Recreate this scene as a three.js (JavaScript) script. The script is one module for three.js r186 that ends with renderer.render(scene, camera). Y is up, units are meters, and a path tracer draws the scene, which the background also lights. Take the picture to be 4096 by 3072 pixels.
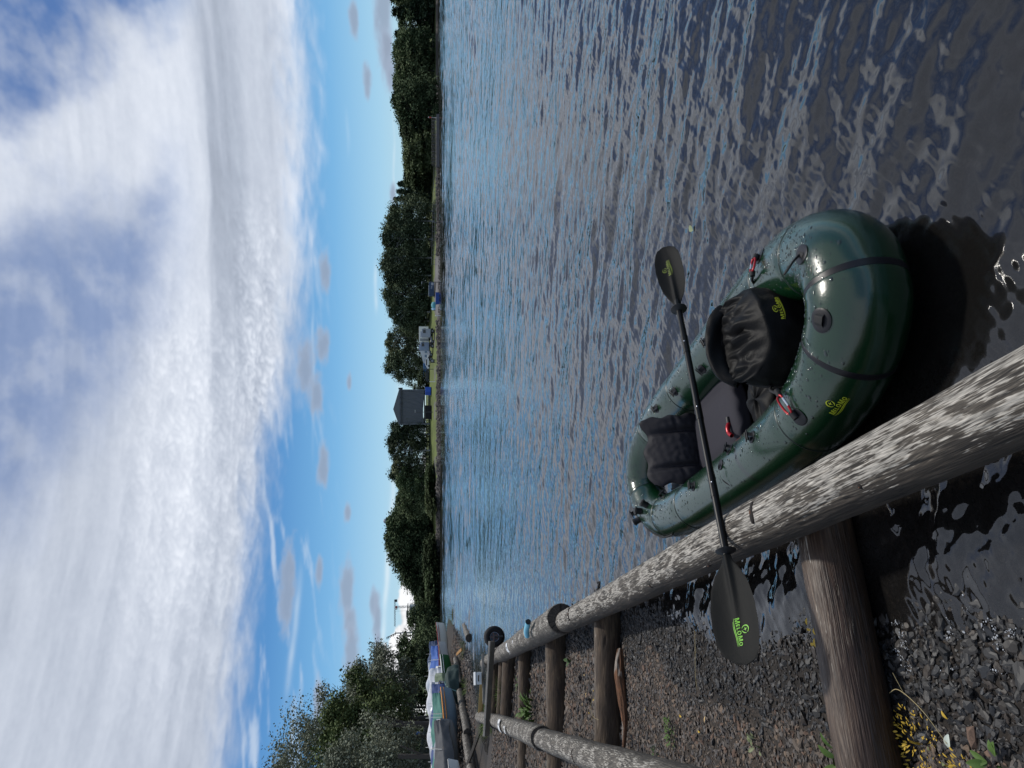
import * as THREE from 'three';
import { mergeGeometries, mergeVertices } from 'three/addons/utils/BufferGeometryUtils.js';
import { FontLoader } from 'three/addons/loaders/FontLoader.js';
import { MarchingCubes } from 'three/addons/objects/MarchingCubes.js';

// ---------------------------------------------------------------- camera, sky, sun, exposure
const scene = new THREE.Scene();
const EYE = 1.635, TILT = 6.287 * Math.PI / 180;
const camera = new THREE.PerspectiveCamera(56.8, 4 / 3, 0.05, 3000);
camera.position.set(0, EYE, 0);
camera.up.set(1, 0, 0);                                   // the phone lay on its side: the world's right is the picture's top
camera.lookAt(0, EYE - Math.sin(TILT), -Math.cos(TILT));
const renderer = new THREE.WebGLRenderer({ antialias: true });
renderer.toneMapping = THREE.LinearToneMapping;
renderer.toneMappingExposure = 1.06;
renderer.shadowMap.enabled = true;

const SUN_AZ = 32 * Math.PI / 180, SUN_EL = 60 * Math.PI / 180;
const sunDir = new THREE.Vector3(Math.sin(SUN_AZ) * Math.cos(SUN_EL), Math.sin(SUN_EL), -Math.cos(SUN_AZ) * Math.cos(SUN_EL));
const sun = new THREE.DirectionalLight(new THREE.Color(1.0, 0.955, 0.88), 2.6);
sun.position.copy(sunDir).multiplyScalar(60); sun.target.position.set(0, 0, -4);
sun.castShadow = true; sun.shadow.radius = 8; sun.shadow.mapSize.set(4096, 4096);
Object.assign(sun.shadow.camera, { left: -30, right: 30, top: 30, bottom: -30, near: 1, far: 200 });
scene.add(sun, sun.target);

// ---------------------------------------------------------------- seeded random numbers and noise
function rng(seed) { let a = seed >>> 0; return () => { a = (a + 0x6d2b79f5) | 0; let t = Math.imul(a ^ (a >>> 15), 1 | a); t = (t + Math.imul(t ^ (t >>> 7), 61 | t)) ^ t; return ((t ^ (t >>> 14)) >>> 0) / 4294967296; }; }
const PERM = new Uint8Array(512), G2 = new Float32Array(512), G3 = [];
{
  const r = rng(77), p = [...Array(256).keys()];
  for (let i = 255; i > 0; i--) { const j = Math.floor(r() * (i + 1)); [p[i], p[j]] = [p[j], p[i]]; }
  for (let i = 0; i < 512; i++) PERM[i] = p[i & 255];
  for (let i = 0; i < 256; i++) { const a = r() * 6.2831853; G2[2 * i] = Math.cos(a); G2[2 * i + 1] = Math.sin(a); }
  for (let i = 0; i < 256; i++) { const z = r() * 2 - 1, a = r() * 6.2831853, q = Math.sqrt(1 - z * z); G3.push(q * Math.cos(a), q * Math.sin(a), z); }
}
const G3f = new Float32Array(G3);
const fade = (t) => t * t * t * (t * (t * 6 - 15) + 10);
function noise2(x, y) {
  const X = Math.floor(x), Y = Math.floor(y), fx = x - X, fy = y - Y, u = fade(fx), v = fade(fy);
  const a = PERM[X & 255], b = PERM[(X + 1) & 255];
  const g = (h, dx, dy) => G2[2 * h] * dx + G2[2 * h + 1] * dy;
  const n00 = g(PERM[a + (Y & 255)], fx, fy), n10 = g(PERM[b + (Y & 255)], fx - 1, fy), n01 = g(PERM[a + ((Y + 1) & 255)], fx, fy - 1), n11 = g(PERM[b + ((Y + 1) & 255)], fx - 1, fy - 1);
  return 1.5 * (n00 + u * (n10 - n00) + v * (n01 - n00 + u * (n11 - n01 - n10 + n00)));
}
function noise3(x, y, z) {
  const X = Math.floor(x), Y = Math.floor(y), Z = Math.floor(z), fx = x - X, fy = y - Y, fz = z - Z, u = fade(fx), v = fade(fy), w = fade(fz);
  const g = (i, j, k) => { const h = 3 * PERM[PERM[PERM[(X + i) & 255] + ((Y + j) & 255)] + ((Z + k) & 255)]; return G3f[h] * (fx - i) + G3f[h + 1] * (fy - j) + G3f[h + 2] * (fz - k); };
  const l = (a, b, t) => a + t * (b - a);
  return 1.4 * l(l(l(g(0, 0, 0), g(1, 0, 0), u), l(g(0, 1, 0), g(1, 1, 0), u), v), l(l(g(0, 0, 1), g(1, 0, 1), u), l(g(0, 1, 1), g(1, 1, 1), u), v), w);
}
function fbm2(x, y, o = 4, gain = 0.5) { let s = 0, a = 1, n = 0; for (let i = 0; i < o; i++) { s += a * noise2(x, y); n += a; x = x * 2.03 + 17.3; y = y * 2.03 - 9.1; a *= gain; } return s / n; }
function fbm3(x, y, z, o = 3) { let s = 0, a = 1, n = 0; for (let i = 0; i < o; i++) { s += a * noise3(x, y, z); n += a; x = x * 2.03 + 5.3; y = y * 2.03 - 3.1; z = z * 2.03 + 1.7; a *= 0.5; } return s / n; }
const clamp = (x, a = 0, b = 1) => Math.min(b, Math.max(a, x));
const smooth = (a, b, x) => { const t = clamp((x - a) / (b - a)); return t * t * (3 - 2 * t); };
const mix = (a, b, t) => a + (b - a) * t;
function table(T, x) { if (x <= T[0][0]) return T[0][1]; for (let i = 1; i < T.length; i++) if (x <= T[i][0]) { const t = (x - T[i - 1][0]) / (T[i][0] - T[i - 1][0]); return Array.isArray(T[i][1]) ? T[i][1].map((v, k) => mix(T[i - 1][1][k], v, t)) : mix(T[i - 1][1], T[i][1], t); } return T[T.length - 1][1]; }

// ---------------------------------------------------------------- the sky: clear air near the horizon, a broad sheet of cloud above it, small clouds below
const AIR = [[0, [0.56, 0.72, 0.76]], [1.5, [0.46, 0.67, 0.76]], [4, [0.33, 0.59, 0.79]], [7.5, [0.185, 0.44, 0.73]], [12, [0.10, 0.28, 0.58]], [20, [0.078, 0.178, 0.43]], [45, [0.062, 0.14, 0.36]], [90, [0.055, 0.125, 0.33]]];
const EDGE = [[-180, 13], [-60, 13.5], [-27.5, 13.6], [-17, 13.3], [-12, 12.9], [-8, 12.7], [-4.5, 12.3], [-2, 11.3], [2.7, 10.2], [10, 9.7], [16, 9.1], [28, 8.7], [60, 9.5], [180, 13]];
const PUFFS = [[27.3, 3.5, 2.6, .55], [24.6, 3.3, 1.4, .4], [23.1, 3.0, .9, .35], [22.8, 4.8, .8, .28], [26.8, 5.6, .9, .3], [8.7, 8.3, 1.1, .38], [3.1, 8.6, 1.0, .55], [1.3, 9.9, 1.5, .62], [-.9, 9.1, 1.2, .5], [-6.4, 8.5, 1.2, .42], [-10, 6.6, .55, .25], [-15.6, 10.8, 2.4, .55], [-14.5, 8.6, .9, .25],
  [-16.0, 6.5, 1.7, .5], [-18.3, 6.2, .8, .42], [-20.3, 6.0, 1.5, .55], [-22.4, 5.7, .7, .3], [-16.9, 4.5, .8, .3], [-18.1, 4.2, 1.2, .3], [-19.9, 4.1, .7, .22], [-24.9, 8.1, 1.4, .35], [-23.2, 8.3, .9, .25], [14.8, 3.1, .6, .22], [11, 2.9, .5, .14], [33, 6, 1.6, .5], [-33, 7, 1.8, .5], [-40, 5, 1.6, .5], [41, 4.2, 1.5, .45], [.2, 6.6, .5, .18]];
function skyColor(A, E) {
  let [r, g, b] = table(AIR, E);
  const put = (t, R, G, B) => { r = mix(r, R, t); g = mix(g, G, t); b = mix(b, B, t); };
  const veil = smooth(10, 0, E) * (0.25 + 0.25 * smooth(10, -25, A)); put(veil * 0.35, 0.72, 0.80, 0.82);
  const ca = Math.cos(A * Math.PI / 180), sa = Math.sin(A * Math.PI / 180), h = 1 / Math.tan((Math.max(E, 0) + 3) * Math.PI / 180), X = sa * h, Z = ca * h;
  // the sheet
  const e0 = table(EDGE, A) + 0.9 * fbm2(A * 0.16, E * 0.55 + 4, 4) + 0.35 * noise2(A * 0.7, E * 2.2);
  if (E > e0 - 2.5) {
    const warp = fbm2(X * 0.9 + 3, Z * 0.9, 3);
    const streak = fbm2(A * 0.045 + warp * 0.4 + E * 0.05, E * 0.85 + warp * 0.9 + A * 0.03, 5, 0.55);
    const lumps = fbm2(A * 0.42 + streak * 1.4, E * 1.0 + 7 + streak, 5, 0.58);
    const fine = fbm2(A * 1.5, E * 3.4, 3, 0.6);
    const lum = noise2(A * 1.3 + 40 + lumps, E * 2.6 + lumps * 1.2);
    let cover = 0.95 * smooth(-1.3, 2.4, E - e0 + lumps * 0.9 + 0.5 * streak);
    // clear lanes between broad bands of ice cloud that lean up to the left
    const sway = 1.2 * streak + 4.2 * fbm2(A * 0.14 - E * 0.10, E * 0.17 + A * 0.06 + 3, 5, 0.58), left = smooth(-24, 6, A);
    const rightOf = A - (28 - (E - 16) * 0.72), leftOf = (16.5 - (E - 17.5) * 0.45) - A, wedge = A - table([[16, 15], [17.5, 13], [19, 10.5], [22, 3], [27, -6], [34, -16]], E);
    const lane2 = smooth(-2.6, 3.2, rightOf + sway) * smooth(14.5, 18, E), lane1 = smooth(-3.5, 4, leftOf + sway) * smooth(-8, 6, wedge + sway) * smooth(16.2, 20, E);
    const wispy = smooth(-0.25, 0.5, fbm2(A * 0.22 + E * 0.16, E * 0.34 - A * 0.13, 5, 0.55));
    const veil2 = smooth(30, 46, E) * (0.14 + 0.16 * fbm2(X * 1.3, Z * 0.8 + 9, 4));
    cover *= 1 - Math.max(clamp(0.66 * lane1 + 0.96 * lane2) * (1 - 0.42 * wispy) * smooth(46, 30, E), veil2);
    const ridge = smooth(15.8, 17.2, E + 0.06 * (A - 8) + streak) * smooth(23, 18.5, E + 0.06 * (A - 8) + streak) * smooth(-30, -5, A);
    const band = smooth(3, -1, leftOf) * smooth(3, -2, rightOf) * left * smooth(17, 21, E);
    const grey = smooth(13.2, 14.2, E + 0.6 * streak) * smooth(17.2, 15.8, E + 0.6 * streak) * smooth(-9, 3, A) * smooth(60, 40, A);
    const billow = smooth(-30, -10, A) * smooth(12, 0, A) * smooth(11.5, 13, E) * smooth(24, 19, E) + smooth(-5, 2, A) * smooth(17, 10, A) * smooth(11, 12.2, E) * smooth(15.5, 14, E);
    let L = 0.63 + 0.13 * streak + 0.05 * lumps + 0.03 * fine + 0.13 * ridge + 0.10 * band - 0.13 * grey * (1 - 0.5 * billow) + billow * (0.15 * Math.abs(lum) + 0.10 * lumps - 0.02);
    L += 0.20 * smooth(3.2, 0.6, E - e0) * smooth(4, 14, A) - 0.02 * smooth(-5, -25, A);
    const tint = clamp((L - 0.5) * 2.6);
    put(clamp(cover), L * mix(0.84, 0.945, tint), L * mix(0.93, 0.99, tint), L * mix(1.10, 1.075, tint));
  }
  // wisps of ice cloud under its edge
  const wisp = smooth(0.12, 0.55, fbm2(A * 0.10 + E * 0.33 + 11, E * 1.25 - A * 0.20, 4)) * smooth(6.5, 10.5, E) * smooth(17, 12, E) * mix(0.35, 0.8, smooth(2, -16, A));
  put(wisp * 0.75, 0.66, 0.74, 0.84);
  if (E < 13) {
    for (const [a, e, c, w, len] of [[-16.5, 3.65, 0.5, 0.16, 9], [-8, 3.15, 0.35, 0.22, 9], [7.8, 4.55, 0.55, 0.12, 1.8], [17, 3.0, 0.4, 0.07, 3.4], [-19, 10.2, 0.35, 0.2, 4.5], [1.5, 9.35, 0.28, 0.1, 6], [19, 6.4, .12, .12, 1.6]]) {
      const dy = E - e + (a < -5 ? (A - a) * 0.055 : 0) + 0.08 * noise2(A * 0.4, 3);
      put(c * Math.exp(-dy * dy / (w * w)) * Math.exp(-Math.pow((A - a) / len, 4)) * (0.75 + 0.5 * noise2(A * 0.5, E)), 0.80, 0.88, 0.92);
    }
    // heaps of white cloud low over the far town
    const top = table([[-60, 1.5], [-34, 3], [-27, 3.4], [-23.5, 4.0], [-21, 4.15], [-19.4, 3.9], [-18.4, 2.7], [-17.3, 3.2], [-16, 3.0], [-14.6, 2.3], [-13.4, 1.6], [-11.5, 2.5], [-10, 1.4], [-9, 2.5], [-8, 1.2], [0, .4], [20, .3], [22.4, 2.2], [24, 1.0], [30, 1.6], [60, 1.5]], A) * 0.93;
    const q = top - E + 0.55 * fbm2(A * 0.9, E * 1.7, 5, 0.6) + 0.2 * Math.abs(noise2(A * 2.2, E * 2.6)) - 0.15;
    const heap = smooth(-0.02, 0.16, q);
    if (heap > 0) { const L = 0.97 - 0.30 * smooth(0.1, 0.6, fbm2(A * 0.8 + 5, E * 1.5 + 2, 4, 0.6) + 0.35 - 0.12 * q) + 0.12 * fbm2(A * 2.4, E * 3.4, 3); put(heap * smooth(0.35, 1.0, top), L * 0.99, L, L * 1.02); }
    for (const [a, e, w, hh] of PUFFS) {
      const dx = (A - a) / (1.45 * w), dy = (E - e) / (1.15 * hh); if (dx * dx + dy * dy > 6) continue;
      const d = 1.28 - Math.sqrt(dx * dx + (dy < 0 ? 1.5 : 0.9) * dy * dy) + 0.55 * fbm2(A * 0.7 + a, E * 2.2 + e, 5, 0.55);
      put(0.85 * smooth(-0.08, 0.75, d), mix(0.38, 0.29, smooth(0, 1, d)), mix(0.46, 0.35, smooth(0, 1, d)), mix(0.60, 0.46, smooth(0, 1, d)));
    }
  }
  return [r, g, b];
}
{
  const W = 4096, H = 2048, data = new Float32Array(W * H * 4);
  for (let j = 0; j < H; j++) {
    const E = ((j + 0.5) / H - 0.5) * 180, step = E < 0 ? W : E > 60 ? 8 : E > 34 ? 4 : 1;
    for (let i = 0; i < W; i += step) {
      let A = ((i + 0.5 * step) / W - 0.5) * 360 + 90; if (A > 180) A -= 360;          // 0 straight ahead, positive to the right
      const front = Math.abs(A) < 40;
      if (!front && step === 1 && i % 4) { const k = (j * W + i) * 4; for (let c = 0; c < 4; c++) data[k + c] = data[k - 4 + c]; continue; }
      const c = E < 0 ? [0.08, 0.085, 0.09] : skyColor(A, E);
      for (let q = 0; q < step; q++) { const k = (j * W + i + q) * 4; data[k] = c[0]; data[k + 1] = c[1]; data[k + 2] = c[2]; data[k + 3] = 1; }
    }
  }
  const sky = new THREE.DataTexture(data, W, H, THREE.RGBAFormat, THREE.FloatType);
  sky.mapping = THREE.EquirectangularReflectionMapping; sky.magFilter = THREE.LinearFilter; sky.minFilter = THREE.LinearFilter; sky.needsUpdate = true;
  scene.background = sky; scene.environment = sky;
}

// ---------------------------------------------------------------- helpers
const V = (x, y, z) => new THREE.Vector3(x, y, z);
const lin = (r, g, b) => new THREE.Color().setRGB(r, g, b);
const srgb = (r, g, b) => new THREE.Color().setRGB(r / 255, g / 255, b / 255, THREE.SRGBColorSpace);
const std = (color, roughness = 0.8, extra = {}) => new THREE.MeshStandardMaterial({ color, roughness, side: THREE.DoubleSide, ...extra });
const phys = (color, roughness = 0.5, extra = {}) => new THREE.MeshPhysicalMaterial({ color, roughness, side: THREE.DoubleSide, ...extra });
const taken = new Map();
function numbered(name) { const n = taken.get(name) || 0; taken.set(name, n + 1); return n ? `${name}_${String(n).padStart(3, '0')}` : name; }
function joined(list) {
  const all = (Array.isArray(list) ? list : [list]).map((g) => { let q = g.index ? g.toNonIndexed() : g; for (const k of Object.keys(q.attributes)) if (!['position', 'normal', 'uv'].includes(k)) q.deleteAttribute(k); if (!q.attributes.normal) q.computeVertexNormals(); if (!q.attributes.uv) q.setAttribute('uv', new THREE.BufferAttribute(new Float32Array(q.attributes.position.count * 2), 2)); return q; });
  return all.length === 1 ? all[0] : mergeGeometries(all);
}
function obj(name, geo, mat, parent) {
  const m = new THREE.Mesh(Array.isArray(geo) ? joined(geo) : geo, mat); m.name = parent ? name : numbered(name); m.castShadow = m.receiveShadow = true;
  (parent || scene).add(m); return m;
}
function tag(o, label, category, group) { o.userData.label = label; o.userData.category = category; if (group) o.userData.group = group; return o; }
function kind(o, k) { o.userData.kind = k; return o; }
function thing(name, label, category, pos = [0, 0, 0], turn = 0, group) {
  const o = new THREE.Group(); o.name = numbered(name); scene.add(o); o.position.set(...pos); o.rotation.y = turn; return tag(o, label, category, group);
}
function copy(root, pos, turn, label, scale, group) {
  const r = root.clone(); r.name = numbered(root.name.replace(/_\d{3}$/, '')); r.userData = { ...root.userData }; scene.add(r); r.position.set(...pos); r.rotation.y = turn; if (scale) r.scale.set(...scale); if (label) r.userData.label = label; if (group) r.userData.group = group; return r;
}
const box = (w, h, d, x = 0, y = 0, z = 0, ry = 0, rx = 0, rz = 0) => { const g = new THREE.BoxGeometry(w, h, d); if (rx) g.rotateX(rx); if (rz) g.rotateZ(rz); if (ry) g.rotateY(ry); return g.translate(x, y, z); };
function rbox(w, h, d, r = 0.02, x = 0, y = 0, z = 0) {           // a box with chamfered edges
  const s = new THREE.Shape(), a = w / 2 - r, b = h / 2 - r; s.moveTo(-a, -b); s.lineTo(a, -b); s.lineTo(a, b); s.lineTo(-a, b); s.closePath();
  const g = new THREE.ExtrudeGeometry(s, { depth: Math.max(d - 2 * r, 1e-3), bevelEnabled: true, bevelThickness: r, bevelSize: r, bevelSegments: 2 }); return g.translate(x, y, z - d / 2 + r);
}
function bar(a, b, r, seg = 8, r2 = r) {                            // a round bar from a to b
  const A = V(...a), B = V(...b), g = new THREE.CylinderGeometry(r2, r, A.distanceTo(B), seg);
  g.applyQuaternion(new THREE.Quaternion().setFromUnitVectors(V(0, 1, 0), B.clone().sub(A).normalize())); return g.translate((A.x + B.x) / 2, (A.y + B.y) / 2, (A.z + B.z) / 2);
}
const tube = (pts, r, seg = 24, rad = 8, closed = false) => new THREE.TubeGeometry(new THREE.CatmullRomCurve3(pts.map((p) => V(...p)), closed), seg, r, rad, closed);
function sheet(nu, nv, f, closeU = false) {                         // a grid of points f(u, v), u and v from 0 to 1, with smooth normals
  const pos = [], uv = [], idx = [];
  for (let i = 0; i <= nu; i++) for (let j = 0; j <= nv; j++) { const p = f(i / nu, j / nv); pos.push(p[0], p[1], p[2]); uv.push(p[3] ?? i / nu, p[4] ?? j / nv); }
  for (let i = 0; i < nu; i++) for (let j = 0; j < nv; j++) { const a = i * (nv + 1) + j, b = a + nv + 1; idx.push(a, b, a + 1, b, b + 1, a + 1); }
  const g = new THREE.BufferGeometry(); g.setAttribute('position', new THREE.Float32BufferAttribute(pos, 3)); g.setAttribute('uv', new THREE.Float32BufferAttribute(uv, 2)); g.setIndex(idx); g.computeVertexNormals(); return g;
}
function texture(w, h, f, color = true) {                           // f(u, v) gives sRGB colour (or plain values) from 0 to 1
  const d = new Uint8Array(w * h * 4);
  for (let j = 0; j < h; j++) for (let i = 0; i < w; i++) { const c = f((i + 0.5) / w, (j + 0.5) / h), k = (j * w + i) * 4; d[k] = clamp(c[0]) * 255; d[k + 1] = clamp(c[1]) * 255; d[k + 2] = clamp(c[2]) * 255; d[k + 3] = 255; }
  const t = new THREE.DataTexture(d, w, h); t.magFilter = THREE.LinearFilter; t.minFilter = THREE.LinearFilter; t.wrapS = t.wrapT = THREE.MirroredRepeatWrapping; if (color) t.colorSpace = THREE.SRGBColorSpace; t.needsUpdate = true; return t;
}

// ---------------------------------------------------------------- the lie of the land: s runs along the shore from the near rail log, d goes inland
const SO = [-0.043, -1.528], ST = [-0.3903, -0.9207], SN = [-0.9207, 0.3903];
const shore = (s, d) => [SO[0] + s * ST[0] + d * SN[0], SO[1] + s * ST[1] + d * SN[1]];
const toShore = (x, z) => [(x - SO[0]) * ST[0] + (z - SO[1]) * ST[1], (x - SO[0]) * SN[0] + (z - SO[1]) * SN[1]];
const WATERLINE = [[-6, 0.7], [-2, 0.6], [0, 0.56], [0.74, 0.52], [1.4, 0.48], [2.5, 0.44], [3.3, 0.26], [4, 0.12], [5, 0.0], [7, -0.1], [14, -0.15], [17.5, 0.0], [19.5, 0.5], [21, 1.7], [23, 2.6], [26, 2.3], [29, 1.1], [32, -0.3], [36, -0.9], [49, -2.6], [66, -4.7], [80, -6.3], [90, -6.2], [100, -4], [115, 4], [128, 16], [150, 50]];
const waterline = (s) => table(WATERLINE, s) + 0.05 * noise2(s * 1.7, 3.3) + 0.03 * noise2(s * 5, 8);
function ground(s, d) {
  const e = d - waterline(s);
  if (e < 0) return -0.13 * Math.min(-e, 1.5) - 0.30 * clamp(-e - 1.5, 0, 3.5) - 0.02 * noise2(s * 3, d * 3) * smooth(0, -0.4, e);
  return 0.115 * Math.min(e, 1.6) + 0.085 * clamp(e - 1.6, 0, 5) + 0.025 * clamp(e - 6.6, 0, 40) + 2.3 * smooth(4, 13, e) * smooth(42, 66, s) + 0.018 * noise2(s * 1.1, d * 1.1) * smooth(0, 0.5, e) + 0.008 * noise2(s * 6, d * 6);
}
const groundAt = (x, z) => ground(...toShore(x, z));

const soilMap = texture(1024, 1024, (u, v) => { const n = fbm2(u * 60, v * 60, 4, 0.6), m = fbm2(u * 9 + 5, v * 9, 4), k = noise2(u * 190, v * 190); const L = 0.27 + 0.16 * n + 0.06 * m + 0.10 * k; return [L * 1.07, L, L * 0.93]; });
const soilBump = texture(512, 512, (u, v) => { const n = 0.5 + 0.4 * fbm2(u * 50, v * 50, 4, 0.6); return [n, n, n]; }, false);
for (const t of [soilMap, soilBump]) t.repeat.set(0.45, 0.45);
{
  const S = [], D = [];
  for (let s = -4; s < 18; s += 0.07) S.push(s); for (let s = 18; s < 125; s += 0.25 + (s - 18) * 0.03) S.push(s);
  for (let d = -160; d < -1.5; d *= 0.82) D.push(d); for (let d = -1.5; d < 3.2; d += 0.06) D.push(d); for (let d = 3.2; d < 120; d += 0.12 + (d - 3.2) * 0.09) D.push(d);
  const pos = [], uv = [], col = [], idx = [], nD = D.length;
  for (const s of S) for (const d of D) {
    const [x, z] = shore(s, d), y = ground(s, d); pos.push(x, y, z); uv.push(x, z);
    const e = d - waterline(s), turf = smooth(-0.15, 0.25, fbm2(s * 0.35, d * 0.5, 4) + smooth(4.5, 9, e) * 1.2 - 0.55) * smooth(16, 26, s + d) , wet = smooth(0.42, 0.2, e + 0.12 * noise2(s * 3, d * 2));
    const c = [mix(0.80, 0.30, turf), mix(0.76, 0.50, turf), mix(0.74, 0.12, turf)].map((q) => q * mix(1, 0.42, wet)); col.push(...c);
  }
  for (let i = 0; i < S.length - 1; i++) for (let j = 0; j < nD - 1; j++) { const a = i * nD + j, b = a + nD; idx.push(a, a + 1, b, b, a + 1, b + 1); }
  const g = new THREE.BufferGeometry(); g.setAttribute('position', new THREE.Float32BufferAttribute(pos, 3)); g.setAttribute('uv', new THREE.Float32BufferAttribute(uv, 2)); g.setAttribute('color', new THREE.Float32BufferAttribute(col, 3)); g.setIndex(idx); g.computeVertexNormals();
  var shoreGround = kind(obj('shore_ground', g, std(lin(0.62, 0.58, 0.54), 0.95, { map: soilMap, bumpMap: soilBump, bumpScale: 0.012, vertexColors: true })), 'structure');
}

// ---------------------------------------------------------------- the lake
const WAVES = [];
{
  const r = rng(5), N = 104;
  for (let i = 0; i < N; i++) {
    const L = 0.07 * Math.pow(41, (i + r()) / N), k = 6.2831853 / L, spread = L > 0.5 ? 0.7 : 0.95;
    const a = Math.atan2(0.74, -0.67) + spread * (r() + r() + r() - 1.5) * 1.1;
    WAVES.push([k * Math.cos(a), k * Math.sin(a), 0.0128 * (L < 0.14 ? 1.0 : L < 0.5 ? 1.15 : 1.15 * Math.pow(0.5 / L, 0.6)) * (0.6 + 0.8 * r()) / k, r() * 6.2831853, L, 0]);
  }
  for (let i = 0; i < 60; i++) {                                      // the open lake: long-crested waves that run down it towards this shore
    const L = 0.55 * Math.pow(7, (i + r()) / 60), k = 6.2831853 / L, a = Math.PI / 2 + (r() + r() - 1) * 0.62;
    WAVES.push([k * Math.cos(a), k * Math.sin(a), 0.0092 * (0.6 + 0.8 * r()) / k, r() * 6.2831853, L, 1]);
  }
}
function lake(x, z, cx, cz, out) {                                     // height and slopes of the water, without waves finer than the mesh can hold
  const [s, d] = toShore(x, z);
  let calm = 1 - 0.40 * smooth(-0.2, 0.35, d) * smooth(17, 15, s); calm *= 1 - 0.9 * smooth(-0.25, 0.02, d - waterline(s));
  const gust = 0.80 + 0.55 * noise2(x * 0.07 + 3, z * 0.05) + 0.25 * noise2(x * 0.4, z * 0.3);
  let h = 0, hx = 0, hz = 0;
  const open = smooth(9, 34, -z);
  for (const [kx, kz, a, p, L, far] of WAVES) {
    const fit = smooth(2.6, 1.5, Math.abs(kx) * cx) * smooth(2.6, 1.5, Math.abs(kz) * cz) * (far ? open : 1); if (fit <= 0) continue;
    const q = a * gust * calm * (d > 0 && s < 17 ? (L > 0.6 ? 0.45 : L < 0.3 ? 2.8 : 1) : 1) * fit, t = kx * x + kz * z + p, c = Math.cos(t), sn = Math.sin(t);
    h += q * (sn + 0.22 * Math.cos(2 * t)); hx += q * kx * (c - 0.44 * Math.sin(2 * t)); hz += q * kz * (c - 0.44 * Math.sin(2 * t));
  }
  out[0] = h; out[1] = hx; out[2] = hz;
}
const rippleMap = (() => {                                            // fine ripples, a tile of 3.2 m that repeats without a seam
  const n = 1024, T = 3.2, r = rng(9), W = [];
  for (let i = 0; i < 70; i++) { const L = 0.035 * Math.pow(9, r()), a = Math.atan2(0.60, -0.80) + 1.5 * (r() + r() - 1), m = Math.round(T / L * Math.cos(a)), q = Math.round(T / L * Math.sin(a)); W.push([m, q, r() * 6.2831853, 0.030 * (0.5 + r())]); }
  const rows = [];
  return texture(n, n, (u, v) => { let sx = 0, sy = 0; for (const [m, q, p, a] of W) { const c = Math.cos(6.2831853 * (m * u + q * v) + p) * a, l = Math.hypot(m, q) || 1; sx += c * m / l; sy += c * q / l; } const k = 1 / Math.hypot(sx, sy, 1); return [0.5 - 0.5 * sx * k, 0.5 - 0.5 * sy * k, 0.5 + 0.5 * k]; }, false);
})();
rippleMap.wrapS = rippleMap.wrapT = THREE.RepeatWrapping; rippleMap.repeat.set(1 / 3.2, 1 / 3.2);
const waterOf = (n, rough) => phys(lin(0.16, 0.15, 0.145), rough, { transmission: 0.955, thickness: 2, ior: 1.62, attenuationColor: lin(0.34, 0.20, 0.10), attenuationDistance: 0.55, normalMap: rippleMap, normalScale: new THREE.Vector2(n, n) });
{
  const Z = [], C = 320, pos = [], nor = [], uv = [], idx = [], o = [0, 0, 0], q = 1.0052;
  for (let z = 0.75; z < 900; z += Math.min(z * (q - 1), z < 110 ? 0.125 : z < 235 ? 0.28 : 1e9)) Z.push(z);
  for (const z of Z) for (let j = 0; j <= C; j++) {
    const x = (j / C * 2 - 1) * (0.98 * z + 0.5); lake(x, -z, (1.96 * z + 1) / C, Math.min(0.0052 * z, z < 110 ? 0.125 : z < 235 ? 0.28 : 1e9), o);
    const k = 1 / Math.hypot(o[1], 1, o[2]); pos.push(x, o[0], -z); nor.push(-o[1] * k, k, -o[2] * k); uv.push(x, z);
  }
  for (let i = 0; i < Z.length - 1; i++) for (let j = 0; j < C; j++) { const a = i * (C + 1) + j, b = a + C + 1; idx.push(a, a + 1, b, b, a + 1, b + 1); }
  const g = new THREE.BufferGeometry(); g.setAttribute('position', new THREE.Float32BufferAttribute(pos, 3)); g.setAttribute('normal', new THREE.Float32BufferAttribute(nor, 3)); g.setAttribute('uv', new THREE.Float32BufferAttribute(uv, 2)); g.setIndex(idx);
  const RINGS = Array.from({ length: 16 }, (_, i) => { const t = i / 15; return [i === 15 ? 1e9 : 5 * Math.pow(1.28, i), mix(0.33, 0.05, Math.pow(t, 0.6)), mix(0.03, 0.07, t)]; }), mats = RINGS.map((q) => waterOf(q[1], q[2])); let start = 0, k = 0;   // farther off, waves too fine for the mesh are left to the ripple map and, farther still, to the roughness
  Z.forEach((z, i) => { if (i < Z.length - 1 && (z > RINGS[k][0] || i === Z.length - 2)) { const end = i === Z.length - 2 ? idx.length : i * C * 6; g.addGroup(start, end - start, k++); start = end; } });
  kind(obj('lake_water', g, mats), 'structure');
}

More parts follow.
